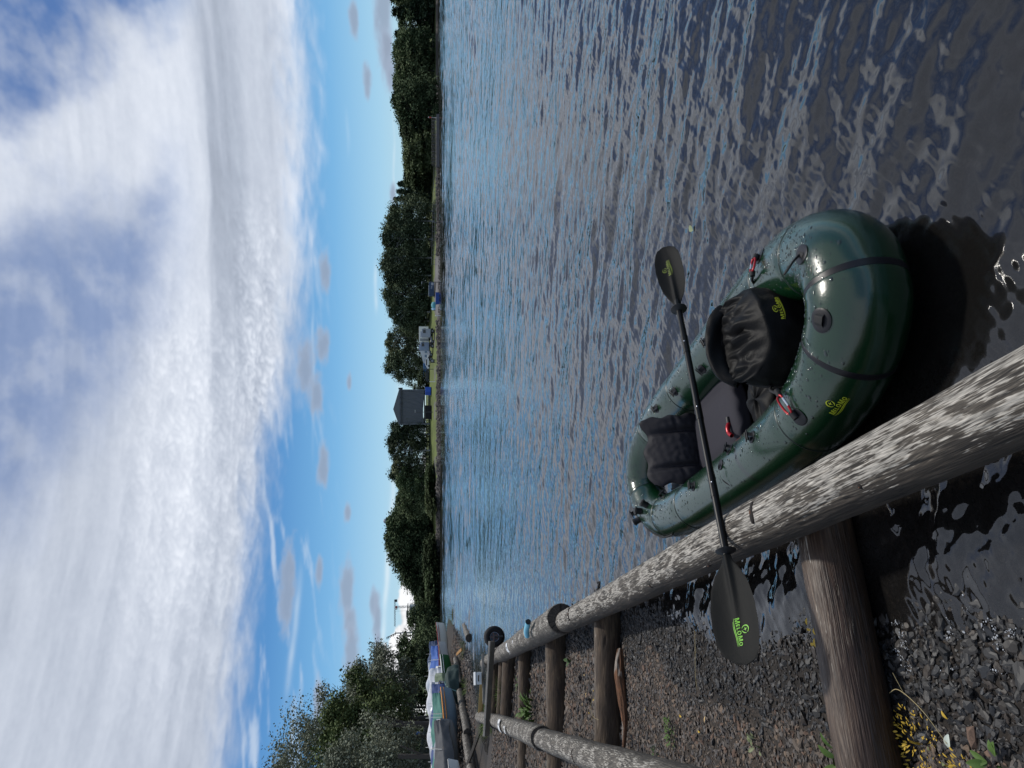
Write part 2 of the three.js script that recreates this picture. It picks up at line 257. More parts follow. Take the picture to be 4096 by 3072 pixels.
// ---------------------------------------------------------------- loose stones of the shore
{
  const r = rng(21), variants = [];
  for (let v = 0; v < 9; v++) {                                       // broken slate: angular, flattish shards
    const g = new THREE.IcosahedronGeometry(0.5, v % 3 === 0 ? 0 : 1), p = g.attributes.position, o = r() * 40;
    const fx = 0.8 + 0.6 * r(), fy = 0.32 + 0.38 * r(), fz = 0.65 + 0.4 * r();
    for (let i = 0; i < p.count; i++) { const x = p.getX(i), y = p.getY(i), z = p.getZ(i), k = 1 + 0.85 * noise3(x * 1.9 + o, y * 1.9, z * 1.9); p.setXYZ(i, x * k * fx, clamp(y * k, -0.4, 0.36 + 0.1 * r() * 0) * fy, z * k * fz); }
    g.computeVertexNormals(); variants.push(g);
  }
  const stoneMap = texture(256, 256, (u, v) => { const n = 0.78 + 0.22 * fbm2(u * 9, v * 9, 4, 0.6); return [n, n, n]; });
  const dry = std(lin(1, 1, 1), 0.92, { map: stoneMap }), wet = std(lin(1, 1, 1), 0.55, { map: stoneMap });
  const DRY = [[0.209, 0.168, 0.136], [0.262, 0.214, 0.175], [0.153, 0.132, 0.115], [0.184, 0.167, 0.157], [0.297, 0.216, 0.157], [0.220, 0.196, 0.179], [0.115, 0.105, 0.101], [0.236, 0.153, 0.112]];
  const WET = [[0.028, 0.028, 0.029], [0.037, 0.036, 0.037], [0.022, 0.020, 0.020], [0.046, 0.040, 0.036], [0.031, 0.034, 0.040], [0.053, 0.040, 0.031]];
  const lists = { dry: variants.map(() => []), wet: variants.map(() => []) }, big = [];
  const m = new THREE.Matrix4(), q = new THREE.Quaternion(), e = new THREE.Euler();
  function drop(s, d, size, lift = 0.12) {
    const edge = d - waterline(s), [x, z] = shore(s, d); if (edge < -1.0) return;
    const wetness = edge < 0.34 + 0.16 * noise2(s * 2.1, d * 2.1) + 0.06 * (r() - 0.5) ? 'wet' : 'dry', y = ground(s, d) + size * lift * (0.3 + r());
    e.set((r() - 0.5) * 0.9, r() * 6.283, (r() - 0.5) * 0.9); q.setFromEuler(e);
    const pal = wetness === 'wet' ? WET : DRY, c = pal[Math.floor(r() * pal.length)], k = 0.75 + 0.5 * r(), v = Math.floor(r() * variants.length);
    const st = { x, y, z, q: q.clone(), size, v, c: c.map((t) => t * k), wetness, see: size / Math.hypot(x, EYE, z) * (x / -z < -0.55 || x / -z > 0.6 ? 0.3 : 1) };
    (lists[wetness][v]).push(st); big.push(st);
  }
  const near = (n, s0, s1, e0, e1, a, b, pw = 2) => { for (let i = 0; i < n; i++) { const s = mix(s0, s1, r()); drop(s, waterline(s) + mix(e0, e1, r()), mix(a, b, Math.pow(r(), pw))); } };
  near(30000, -1.2, 1.6, -0.85, 1.7, 0.010, 0.030); near(6500, -1.2, 1.5, -0.9, 1.5, 0.022, 0.040, 1.2); near(900, -0.8, 1.3, -0.5, 1.2, 0.035, 0.062);
  near(34000, 1.4, 5.2, -0.6, 2.3, 0.010, 0.032); near(1500, 1.4, 5.2, -0.5, 2.1, 0.03, 0.05);
  near(15000, 5, 9.5, -0.4, 2.6, 0.022, 0.05); near(900, 5, 9.5, -0.3, 2.2, 0.05, 0.09);
  near(9000, 9, 18, -0.3, 4.2, 0.035, 0.08); near(6000, 28, 60, -0.4, 5, 0.06, 0.16);
  big.sort((a, b) => b.see - a.see);
  const chosen = new Set(big.slice(0, 300)), mats = new Map();
  for (const st of chosen) {
    const key = st.wetness + st.c.map((t) => Math.round(t * 150)).join(); if (!mats.has(key)) { const mm = (st.wetness === 'wet' ? wet : dry).clone(); mm.color = lin(...st.c); mats.set(key, mm); }
    const o = obj('stone', variants[st.v], mats.get(key), shoreGround); o.position.set(st.x, st.y, st.z); o.quaternion.copy(st.q); o.scale.setScalar(st.size);
  }
  for (const w of ['dry', 'wet']) variants.forEach((g, v) => {
    const L = lists[w][v].filter((st) => !chosen.has(st)), im = new THREE.InstancedMesh(g, w === 'wet' ? wet : dry, L.length); im.name = numbered(w === 'wet' ? 'wet_gravel' : 'gravel'); im.castShadow = im.receiveShadow = true;
    L.forEach((st, i) => { m.compose(V(st.x, st.y, st.z), st.q, V(st.size, st.size, st.size)); im.setMatrixAt(i, m); im.setColorAt(i, lin(...st.c)); });
    kind(im, 'stuff'); tag(im, w === 'wet' ? 'dark wet broken slate along the waterline' : 'brown dry broken stone covering the shore', 'gravel'); scene.add(im);
  });
}

// ---------------------------------------------------------------- timber
function woodMap(seed, dark, mid, pale, flakes, litBleach = 0.4, grainK = 1) {
  return texture(1024, 1024, (u, v) => {
    const w = 0.05 * fbm2(u * 5 + seed, v * 4, 3), g = fbm2(u * 10 + seed, (v + w) * 90 * grainK, 4, 0.65), c = fbm2(u * 7 + seed, v * 9 + 2, 5, 0.6), f = fbm2(u * 26 + seed, v * 120 * grainK, 3, 0.6);
    const t = clamp(0.46 + 0.42 * c + 0.42 * g); let col = t < 0.5 ? dark.map((x, k) => mix(x, mid[k], t * 2)) : mid.map((x, k) => mix(x, pale[k], t * 2 - 1));
    const up = 1 - smooth(0.09, 0.24, Math.abs(v - 0.46));             // lit upper side painted paler, mixed with bleached, flaking wood ragged along the grain
    const bl = litBleach * smooth(-0.25, 0.35, up - 0.66 + 0.5 * c + 0.85 * g + 0.5 * f); col = col.map((x, k) => mix(x, [0.55, 0.525, 0.48][k] * (0.80 + 0.75 * g + 0.35 * f), bl));
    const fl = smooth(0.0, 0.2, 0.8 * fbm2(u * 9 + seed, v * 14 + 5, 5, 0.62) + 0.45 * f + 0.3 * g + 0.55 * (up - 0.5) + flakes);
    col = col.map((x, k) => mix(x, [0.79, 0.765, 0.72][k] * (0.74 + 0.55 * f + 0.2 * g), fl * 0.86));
    const crack = smooth(0.035, 0.0, Math.abs(fbm2(u * 3 + seed * 3, v * 34, 3))) * smooth(0.05, 0.3, fbm2(u * 4, v * 6 + seed, 2));
    return col.map((x) => x * (1 - 0.75 * crack));
  });
}
const grainBump = texture(1024, 1024, (u, v) => { const g = 0.5 + 0.33 * fbm2(u * 8, v * 80, 4, 0.65) + 0.15 * fbm2(u * 30, v * 40, 2) - 0.35 * smooth(0.04, 0, Math.abs(fbm2(u * 3, v * 34, 3))) * smooth(0.05, 0.3, fbm2(u * 4, v * 6, 2)); return [g, g, g]; }, false);
const timber = (map, rough = 0.82) => std(lin(1, 1, 1), rough, { map, bumpMap: grainBump, bumpScale: 0.006 });
const wood = {
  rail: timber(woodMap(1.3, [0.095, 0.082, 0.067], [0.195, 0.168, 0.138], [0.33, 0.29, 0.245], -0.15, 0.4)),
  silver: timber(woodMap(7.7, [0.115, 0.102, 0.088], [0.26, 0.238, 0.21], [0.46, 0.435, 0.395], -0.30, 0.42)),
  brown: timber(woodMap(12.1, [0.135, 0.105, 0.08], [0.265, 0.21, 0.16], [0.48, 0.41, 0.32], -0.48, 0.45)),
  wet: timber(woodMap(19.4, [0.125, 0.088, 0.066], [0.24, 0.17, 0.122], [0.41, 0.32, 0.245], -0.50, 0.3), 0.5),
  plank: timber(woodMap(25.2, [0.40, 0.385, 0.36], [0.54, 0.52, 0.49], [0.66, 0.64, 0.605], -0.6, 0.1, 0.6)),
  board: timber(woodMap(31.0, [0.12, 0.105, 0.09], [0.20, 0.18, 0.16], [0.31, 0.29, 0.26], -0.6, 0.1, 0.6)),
};
const ringMap = texture(512, 512, (u, v) => { const x = u - 0.5, y = v - 0.5, q = Math.hypot(x, y), a = Math.atan2(y, x), n = 0.5 + 0.5 * Math.sin((q * 120) + 4 * fbm2(x * 8, y * 8, 3)), c = smooth(0.06, 0.0, Math.abs(noise2(a * 2.2, 4) - 0.02)) * smooth(0.02, 0.2, q); const L = (0.20 + 0.09 * n + 0.10 * fbm2(u * 14, v * 14, 4)) * (1 - 0.7 * c); return [L * 1.05, L * 0.95, L * 0.85]; });
const endGrain = std(lin(1, 1, 1), 0.9, { map: ringMap });
const holeShade = std(srgb(30, 24, 20), 0.9), holeHeart = std(srgb(88, 56, 36), 0.85);  // near-black paints the shade inside knot holes; brown is the wood within
// a log between two points; its own axis is x, so that its base point is the middle
function log(name, label, p0, p1, r0, r1, mat, opt = {}) {
  const A = V(...p0), B = V(...p1), L = A.distanceTo(B), mid = A.clone().add(B).multiplyScalar(0.5), t = thing(name, label, 'log', mid.toArray(), 0, opt.group), seed = opt.seed || 1;
  t.quaternion.setFromUnitVectors(V(1, 0, 0), B.clone().sub(A).normalize());
  const nu = Math.ceil(L / (opt.step || 0.05)), nv = opt.round || 40;
  const rad = (u, a) => { const x = u * L; let r = mix(r0, r1, u) * (1 + 0.055 * noise3(x * 1.1, Math.cos(a) * 0.9 + seed, Math.sin(a) * 0.9) + 0.016 * noise3(x * 4, Math.cos(a) * 2.5, Math.sin(a) * 2.5 + seed)); r -= 0.007 * smooth(0.045, 0.0, Math.abs(noise2(x * 0.45 + seed, a * 2.3 + 0.25 * noise2(x * 3, seed)))) * smooth(-0.1, 0.2, noise2(x * 0.8, a + seed * 2)); r += 0.0022 * noise3(x * 9, Math.cos(a) * 9 + seed, Math.sin(a) * 9);
    for (const [nx, na, len, wid, dep] of opt.notches || []) { const dx = (x - nx) / len, da = Math.atan2(Math.sin(a - na), Math.cos(a - na)) * r0 / wid, q = dx * dx + da * da; if (q < 1) r -= dep * smooth(1, 0.25, q); }
    const tip = Math.min(x, L - x); if (tip < 0.02) r -= 0.008 * (1 - tip / 0.02); return r; };
  const sag = (u) => (opt.bow || 0) * (4 * u * (1 - u)) + 0.022 * noise2(u * L * 0.45 + seed, 1);
  obj('bark', sheet(nu, nv, (u, v) => { const a = v * 6.2831853 - Math.PI / 2, r = rad(u, a); return [(u - 0.5) * L, Math.sin(a) * r + sag(u), Math.cos(a) * r, u * L * 0.5 + seed * 0.37, v]; }), mat, t);
  for (const u of [0, 1]) obj('end_face', sheet(6, nv, (q, v) => { const a = v * 6.2831853, r = rad(u, a) * q; return [(u - 0.5) * L + (u ? 1 : -1) * 0.006 * (1 - q) + 0.008 * noise2(Math.cos(a) * r * 30, Math.sin(a) * r * 30), Math.sin(a) * r + sag(u), Math.cos(a) * r, 0.5 + 0.5 * q * Math.cos(a), 0.5 + 0.5 * q * Math.sin(a)]; }), opt.end || endGrain, t);
  for (const [nx, na, len, wid] of opt.knots || []) { const u = nx / L, r = rad(u, na), k = obj('hole_shade', new THREE.SphereGeometry(1, 16, 10).scale(len, 0.012, wid).rotateX(Math.PI / 2 - na).translate((u - 0.5) * L, Math.sin(na) * (r - 0.007) + sag(u), Math.cos(na) * (r - 0.007)), holeShade, t); obj('hole_heart', new THREE.SphereGeometry(1, 10, 8).scale(len * 0.5, 0.013, wid * 0.35).rotateX(Math.PI / 2 - na).translate((u - 0.5) * L, Math.sin(na) * (r - 0.0055) + sag(u), Math.cos(na) * (r - 0.0055)), holeHeart, k); }  // raised ellipsoids on the bark, coloured dark for the shade in holes
  return t;
}
const sd = (s, d, y) => { const [x, z] = shore(s, d); return [x, y, z]; };
// rails along the water and behind it
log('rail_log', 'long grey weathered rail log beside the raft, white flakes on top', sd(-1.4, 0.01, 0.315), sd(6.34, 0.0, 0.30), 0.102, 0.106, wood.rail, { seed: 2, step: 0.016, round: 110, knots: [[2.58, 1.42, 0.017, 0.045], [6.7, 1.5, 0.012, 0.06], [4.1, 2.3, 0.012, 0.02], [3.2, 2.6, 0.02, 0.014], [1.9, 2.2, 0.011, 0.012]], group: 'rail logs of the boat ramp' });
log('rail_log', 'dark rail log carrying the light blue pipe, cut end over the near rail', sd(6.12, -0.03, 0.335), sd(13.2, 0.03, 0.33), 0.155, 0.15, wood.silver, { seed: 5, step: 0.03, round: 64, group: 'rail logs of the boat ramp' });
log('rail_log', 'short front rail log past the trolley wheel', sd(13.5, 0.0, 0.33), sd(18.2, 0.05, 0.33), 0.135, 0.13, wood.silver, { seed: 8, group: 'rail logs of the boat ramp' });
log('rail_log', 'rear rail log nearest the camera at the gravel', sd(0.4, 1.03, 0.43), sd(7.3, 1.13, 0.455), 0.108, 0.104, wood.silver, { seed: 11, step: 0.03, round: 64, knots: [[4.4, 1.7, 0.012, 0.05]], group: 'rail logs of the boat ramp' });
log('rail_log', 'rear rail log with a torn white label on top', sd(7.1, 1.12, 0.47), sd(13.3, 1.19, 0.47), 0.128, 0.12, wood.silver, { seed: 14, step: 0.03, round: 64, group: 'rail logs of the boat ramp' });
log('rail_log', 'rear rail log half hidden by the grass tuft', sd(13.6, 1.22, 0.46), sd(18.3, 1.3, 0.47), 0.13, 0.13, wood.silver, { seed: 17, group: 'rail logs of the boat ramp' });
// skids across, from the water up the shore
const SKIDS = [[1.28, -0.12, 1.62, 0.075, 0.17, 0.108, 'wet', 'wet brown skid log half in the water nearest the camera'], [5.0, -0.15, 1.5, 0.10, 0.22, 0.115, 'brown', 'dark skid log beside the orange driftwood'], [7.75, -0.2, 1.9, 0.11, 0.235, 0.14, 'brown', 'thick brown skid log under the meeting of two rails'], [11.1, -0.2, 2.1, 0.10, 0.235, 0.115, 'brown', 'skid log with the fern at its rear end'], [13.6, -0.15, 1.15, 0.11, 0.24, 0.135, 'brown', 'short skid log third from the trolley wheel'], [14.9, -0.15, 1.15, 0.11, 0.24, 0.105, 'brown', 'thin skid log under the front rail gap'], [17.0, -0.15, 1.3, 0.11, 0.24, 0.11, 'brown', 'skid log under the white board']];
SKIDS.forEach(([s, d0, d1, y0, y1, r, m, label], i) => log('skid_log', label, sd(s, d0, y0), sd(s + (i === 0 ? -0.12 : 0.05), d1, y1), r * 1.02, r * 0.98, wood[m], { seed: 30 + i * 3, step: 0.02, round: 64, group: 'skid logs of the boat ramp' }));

// ---------------------------------------------------------------- the packraft: x towards its bow, z towards the rail log
const RAFT_AT = sd(3.35, -0.665, 0.0), RAFT_TURN = -Math.atan2(-ST[1], -ST[0]);
const HALF = [[0.13, 0, .19, .125], [.19, .14, .185, .127], [.30, .235, .17, .13], [.48, .295, .155, .135], [.80, .325, .145, .14], [1.3, .335, .14, .142], [1.85, .335, .145, .147], [2.28, .308, .158, .15], [2.54, .25, .176, .158], [2.70, .168, .19, .164], [2.785, .084, .2, .167], [2.80, 0, .202, .168]];
const LOOP = [...HALF, ...HALF.slice(1, -1).reverse().map(([x, z, y, r]) => [x, -z, y, r])], NL = LOOP.length;
const SEAMS = [0.6, 3.0, 4.25, 7.0, 8.65, 10.75, 13.7, 15.0, 17.5, 19.2];
function raftAxis(c) {
  const i = Math.floor(c), t = c - i, P = (k) => LOOP[((i + k) % NL + NL) % NL], a = P(-1), b = P(0), d = P(1), e = P(2);
  return b.map((_, k) => 0.5 * (2 * b[k] + (d[k] - a[k]) * t + (2 * a[k] - 5 * b[k] + 4 * d[k] - e[k]) * t * t + (3 * b[k] - a[k] - 3 * d[k] + e[k]) * t * t * t));
}
function raftPoint(c, phi, off = 0) {                                // phi: 0 outwards, 90 up, 180 inwards
  const q = raftAxis(c), n = raftAxis(c + 0.01), p = raftAxis(c - 0.01), tx = n[0] - p[0], tz = n[1] - p[1], l = Math.hypot(tx, tz) || 1, ox = tz / l, oz = -tx / l, a = phi * Math.PI / 180;
  const sgn = ox * (q[0] - 1.4) + oz * q[1] >= 0 ? 1 : -1;
  let r = q[3]; for (const s of SEAMS) { let dc = Math.abs(c - s); dc = Math.min(dc, NL - dc); r -= 0.0045 * Math.exp(-dc * dc * 90); }
  let pk = 0; for (const s of SEAMS) { let dc = Math.abs(c - s); dc = Math.min(dc, NL - dc); pk = Math.max(pk, Math.exp(-dc * dc * 22)); } r *= 1 + 0.006 * noise2(c * 2.1, Math.sin(a) * 2) + 0.010 * pk * noise2(a * 9 + c * 0.7, c * 3) * smooth(-0.3, 0.6, -Math.cos(a) + 0.35); r += off;
  return [q[0] + sgn * ox * Math.cos(a) * r, q[2] + Math.sin(a) * r, q[1] + sgn * oz * Math.cos(a) * r];
}

const raft = thing('packraft', 'dark green inflatable packraft floating beside the rail log', 'raft', RAFT_AT, RAFT_TURN);
const ripstop = texture(512, 512, (u, v) => { const n = 0.5 + 0.25 * fbm2(u * 6, v * 6, 4) + 0.12 * noise2(u * 120, v * 120); return [n, n, n]; }, false);
const hullGreen = phys(srgb(9, 45, 23), 0.24, { ior: 1.55, bumpMap: ripstop, bumpScale: 0.0016, clearcoat: 0.6, clearcoatRoughness: 0.17 });
const tapeBlack = phys(srgb(18, 18, 23), 0.4, { specularIntensity: 0.7 }), webbing = std(srgb(17, 17, 19), 0.75), blackCloth = phys(srgb(33, 32, 37), 0.65, { specularIntensity: 0.4 }), rubber = std(srgb(20, 20, 22), 0.55), redMetal = phys(srgb(160, 20, 32), 0.3, { metalness: 0.3 }), steel = std(srgb(200, 200, 205), 0.25, { metalness: 1 }), lime = std(srgb(176, 186, 40), 0.6), limeGreen = std(srgb(120, 190, 50), 0.6);
const hullTube = obj('tube', (() => { const g = sheet(330, 56, (u, v) => [...raftPoint(u * NL, v * 360), u * 9, v]); const p = g.attributes.position, n = g.attributes.normal, row = 57; for (let j = 0; j <= 56; j++) { const a = j, b = 330 * row + j; for (const k of ['X', 'Y', 'Z']) { const m = (n['get' + k](a) + n['get' + k](b)) / 2; n['set' + k](a, m); n['set' + k](b, m); } } return g; })(), hullGreen, raft);
const seamStrip = (c, half, mat, off = 0.003, p0 = -70, p1 = 250) => { const arc = Math.hypot(...raftPoint(c + 0.05, 60).map((v, k) => v - raftPoint(c - 0.05, 60)[k])) / 0.1, dc = half / arc; return obj('seam_tape', sheet(4, 60, (u, v) => raftPoint(c + (u * 2 - 1) * dc, mix(p0, p1, v), off * Math.sqrt(Math.max(0.02, 1 - Math.pow(u * 2 - 1, 4))))), mat, hullTube); };
for (const c of SEAMS) c === 8.65 || c === 10.75 ? seamStrip(c, 0.011, tapeBlack, 0.003) : seamStrip(c, 0.0045, c > 0 ? phys(srgb(22, 34, 29), 0.35) : tapeBlack, 0.0025);
const raftMap = (c0, p0, off, turn = 0) => {                          // metres on the hull's skin -> a point of the raft
  const e = 0.05, arc = Math.hypot(...raftPoint(c0 + e, p0).map((v, k) => v - raftPoint(c0 - e, p0)[k])) / (2 * e), rr = raftAxis(c0)[3], ct = Math.cos(turn), st = Math.sin(turn);
  return (x, y, lift = 0) => raftPoint(c0 + (x * ct - y * st) / arc, p0 + (x * st + y * ct) / rr * 180 / Math.PI, off + lift);
};
const disc = (map, rx, ry, lift = 0.0012) => sheet(5, 28, (q, v) => { const a = v * 6.2831853, k = Math.min(q * 1.25, 1), edge = q > 0.8 ? 1 - (q - 0.8) * 5 : 1; return map(Math.cos(a) * rx * k, Math.sin(a) * ry * k, lift * edge); });
function patch(c, p, rx, ry, turn, label) {
  const m = raftMap(c, p, 0.0015, turn), o = obj('patch', disc(m, rx, ry, 0.002), tapeBlack, raft); if (label) o.userData.label = label; return [o, m];
}
const strapOn = (m, pts, w, parent, mat = webbing, name = 'webbing_loop') => obj(name, sheet(pts.length * 4 - 4, 2, (u, v) => { const t = u * (pts.length - 1), i = Math.min(Math.floor(t), pts.length - 2), f = t - i, f2 = f * f * (3 - 2 * f), a = pts[i], b = pts[i + 1]; const x = mix(a[0], b[0], f), y = mix(a[1], b[1], f), l = mix(a[2], b[2], f2); return m(x, y + (v - 0.5) * w, l); }), mat, parent);
{ // round patches with webbing, front to back
  let [o, m] = patch(12.15, 84, 0.038, 0.036, 0.2, 'grey oval patch with a cord loop on the bow');
  strapOn(m, [[-0.02, 0, 0.004], [0.0, 0, 0.006], [0.02, 0, 0.004]], 0.02, o);
  const q = [[0.005, 0.0, 0.004], [-0.02, 0.02, 0.03], [-0.045, 0.045, 0.05], [-0.03, 0.06, 0.055], [-0.008, 0.035, 0.035], [0.006, 0.006, 0.006]].map(([x, y, l]) => m(x, y, l)); obj('cord_loop', tube(q, 0.0038, 28, 7), webbing, o);
  [o, m] = patch(9.6, 72, 0.042, 0.042, 0, 'dark round patch with a folded webbing keeper on the bow');
  strapOn(m, [[-0.022, 0, 0.004], [-0.01, 0, 0.012], [0.012, 0, 0.012], [0.022, 0, 0.004]], 0.03, o);
  for (const [c, p, turn] of [[16.25, 104, 0.3], [16.6, 132, 0.1], [17.3, 116, 0.5], [17.95, 105, 0.4], [6.4, 99, 0.2], [5.8, 118, 0.4], [4.9, 100, 0.3], [3.5, 140, 0.5], [1.2, 60, 0.2]]) {
    [o, m] = patch(c, p, 0.03, 0.025, turn);
    strapOn(m, [[-0.02, 0, 0.003], [-0.009, 0, 0.02], [0.009, 0.002, 0.022], [0.02, 0, 0.003]], 0.018, o);
    obj('buckle', joined([[-0.008], [0.008]].map(([x]) => { const a = m(x, -0.02, 0.024), b = m(x, 0.02, 0.026); return bar(a, b, 0.0035, 6); })), rubber, o);
  }
  // the strap tail that hangs over the near side
  [o, m] = patch(5.62, 100, 0.03, 0.024, 0.2); strapOn(m, [[0, 0.0, 0.004], [0.01, -0.03, 0.016], [-0.006, -0.07, 0.012], [0.004, -0.11, 0.004]], 0.018, o); 
  // inflation valves at the stern
  for (const [c, p] of [[2.5, 118], [2.1, 96], [1.75, 62]]) { const mm = raftMap(c, p, 0), a = mm(0, 0, 0), b = mm(0, 0, 0.03), e = mm(0, 0, 0.042); obj('valve', joined([bar(a, b, 0.021, 20), bar(b, e, 0.025, 12), bar(e, mm(0, 0, 0.047), 0.017, 12)]), rubber, raft); }
  // grab line round the stern
  const line = []; for (let c = 20.4; c < 25.6; c += 0.4) line.push(raftPoint(c % NL, 22 + 6 * Math.sin(c * 3), 0.007)); obj('grab_line', tube(line, 0.006, 60, 6), webbing, raft);
}
// floor, seat and backrest
obj('floor', sheet(40, 16, (u, v) => { const x = mix(0.18, 2.82, u), w = table([[0.18, 0.05], [0.45, 0.24], [0.8, 0.30], [2.3, 0.30], [2.6, 0.22], [2.82, 0.06]], x); return [x, 0.035 + 0.01 * noise2(x * 4, v * 4) - 0.02 * Math.cos((v - 0.5) * 3), (v * 2 - 1) * w]; }), phys(srgb(16, 17, 18), 0.5), raft);
{
  const seat = obj('seat', sheet(60, 48, (u, v) => { const a = v * 6.2831853, t = u * Math.PI, ex = 0.42, pw = (q) => Math.sign(q) * Math.pow(Math.abs(q), ex); const x = pw(-Math.cos(t)) * 0.30, k = Math.pow(Math.sin(t), ex), z = pw(Math.cos(a)) * k * 0.235, y = pw(Math.sin(a)) * k * 0.05; return [1.31 + x + (x > 0 ? -0.05 * Math.pow(z / 0.235, 2) : 0), 0.10 + y * (1 + 0.08 * noise2(x * 14, z * 14)) + 0.006 * Math.cos(z * 60) * (y > 0), z + 0.02]; }), phys(srgb(48, 47, 54), 0.75, { specularIntensity: 0.4 }), raft);
  const hose = obj('oral_valve', tube([[1.53, 0.155, 0.06], [1.535, 0.168, 0.085], [1.54, 0.17, 0.115], [1.565, 0.168, 0.14]], 0.011, 16, 10), redMetal, seat); obj('valve_stem', bar([1.527, 0.155, 0.03], [1.53, 0.157, 0.062], 0.012, 10), rubber, seat);
  // a quilted cushion with scalloped edges, leaning back
  const W = 0.40, H = 0.30;
  const cushion = (side) => sheet(64, 48, (u, v) => {
    const a = u * 2 - 1, b = v * 2 - 1, sc = 1 + 0.035 * Math.cos(b * 9.4) * smooth(0.8, 1, Math.abs(a)), sc2 = 1 + 0.045 * Math.cos(a * 7.9 + 0.6) * smooth(0.75, 1, Math.abs(b));
    const puff = Math.pow(Math.max(0, 1 - Math.pow(Math.abs(a), 5)), 0.55) * Math.pow(Math.max(0, 1 - Math.pow(Math.abs(b), 5)), 0.55), quilt = 1 - 0.5 * Math.exp(-Math.pow((Math.abs(a) - 0.52) / 0.075, 2)) - 0.12 * Math.exp(-Math.pow((b + 0.1) / 0.08, 2)) * smooth(0.5, 0.6, Math.abs(a)), crease = 0.25 * noise2(a * 5 + 3, b * 3) * (1 - puff) + 0.07 * noise2(a * 6, b * 5) + 0.16 * noise2(a * 7, b * 16) * smooth(0.55, 0.95, Math.abs(b));
    const th = side * (0.058 * puff * quilt * (1 + crease) * (0.8 + 0.25 * Math.cos(b * 2.6 + 0.4)) + 0.002), z = a * W / 2 * sc, y = (b * 0.5 + 0.5) * H * sc2;
    return [1.03 - 0.34 * y + th + 0.035 * a * a - 0.03 * Math.pow(Math.max(0, b - 0.4), 2), 0.12 + y * 0.97 + 0.01 * Math.sin(a * 5), z + 0.03];
  });
  obj('backrest', joined([cushion(1), cushion(-1)]), blackCloth, raft);
}
// drops of water on the skin
{
  const r = rng(31), N = 2800, g = new THREE.SphereGeometry(1, 8, 5, 0, 6.2832, 0, 1.5708), im = new THREE.InstancedMesh(g, phys(srgb(20, 34, 28), 0.06, { clearcoat: 1, clearcoatRoughness: 0.03 }), N), m4 = new THREE.Matrix4(), q = new THREE.Quaternion();
  for (let i = 0; i < N; i++) { let c = r() * NL, p = 90 + 62 * (r() + r() - 1); if (c > 9 && c < 11.2 && r() < 0.7) c = 12 + r() * 9; const a = V(...raftPoint(c, p)), b = V(...raftPoint(c, p, 0.02)), s = 0.0016 + 0.0042 * Math.pow(r(), 3); q.setFromUnitVectors(V(0, 1, 0), b.sub(a).normalize()); m4.compose(a, q, V(s, s * 0.55, s * (1 + r() * 0.6))); im.setMatrixAt(i, m4); }
  im.name = 'water_drops'; kind(im, 'stuff'); raft.add(im);
}
// the maker's mark: an emblem over the word, with two wavy strokes under it; flat shapes laid on a surface
const font = await new FontLoader().loadAsync('fonts/droid/droid_sans_bold.typeface.json');
const markFlat = (() => {
  const parts = []; let x = 0; const size = [1.05, 0.8, 0.8, 0.9, 1.0, 0.85];
  [...'MELOMO'].forEach((ch, i) => { const s = size[i], sh = font.generateShapes(ch, s), g = new THREE.ShapeGeometry(sh, 6); g.computeBoundingBox(); const w = g.boundingBox.max.x; g.translate(x, i === 0 ? -0.05 : i === 5 ? -0.02 : 0.04, 0); x += w + 0.14; parts.push(g); });
  const W = x - 0.14; parts.forEach((g) => g.translate(-W / 2, 0, 0));
  const band = (f, w, x0, x1) => sheet(24, 1, (u, v) => { const q = mix(x0, x1, u); return [q, f(u) + (v - 0.5) * w * (0.4 + 0.9 * Math.sin(u * 3.1)), 0]; });
  parts.push(band((u) => -0.28 - 0.12 * Math.sin(u * 6.0) , 0.13, -W * 0.5, W * 0.52), band((u) => -0.52 - 0.12 * Math.sin(u * 6.0 + 0.2), 0.10, -W * 0.40, W * 0.50));
  const ring = (r0, r1, a0, a1) => sheet(30, 1, (u, v) => { const a = mix(a0, a1, u), t = Math.sin(u * Math.PI), r = v ? r1 : mix(r1, r0, 0.35 + 0.65 * t); return [r * Math.cos(a) - 0.2, r * Math.sin(a) + 1.95, 0]; });
  parts.push(ring(0.62, 0.86, 0.5, 4.4), ring(0.66, 0.86, -1.5, 0.25));
  const star = new THREE.Shape(); for (let k = 0; k < 8; k++) { const a = k * Math.PI / 4 + 0.2, r = k % 2 ? 0.14 : 0.5; star[k ? 'lineTo' : 'moveTo'](r * Math.cos(a) - 0.2, r * Math.sin(a) + 1.95); } star.closePath(); parts.push(new THREE.ShapeGeometry(star));
  const g = joined(parts); g.scale(1 / W, 1 / W, 1); return g;
})();
function mark(map, width, mat, parent, mirror = 1) {
  const g = markFlat.clone(), p = g.attributes.position; for (let i = 0; i < p.count; i++) { const q = map(p.getX(i) * width * mirror, p.getY(i) * width); p.setXYZ(i, ...q); } g.computeVertexNormals(); return obj('logo', g, mat, parent);
}
mark(raftMap(8.05, 20, 0.0025, -0.12), 0.105, lime, raft);

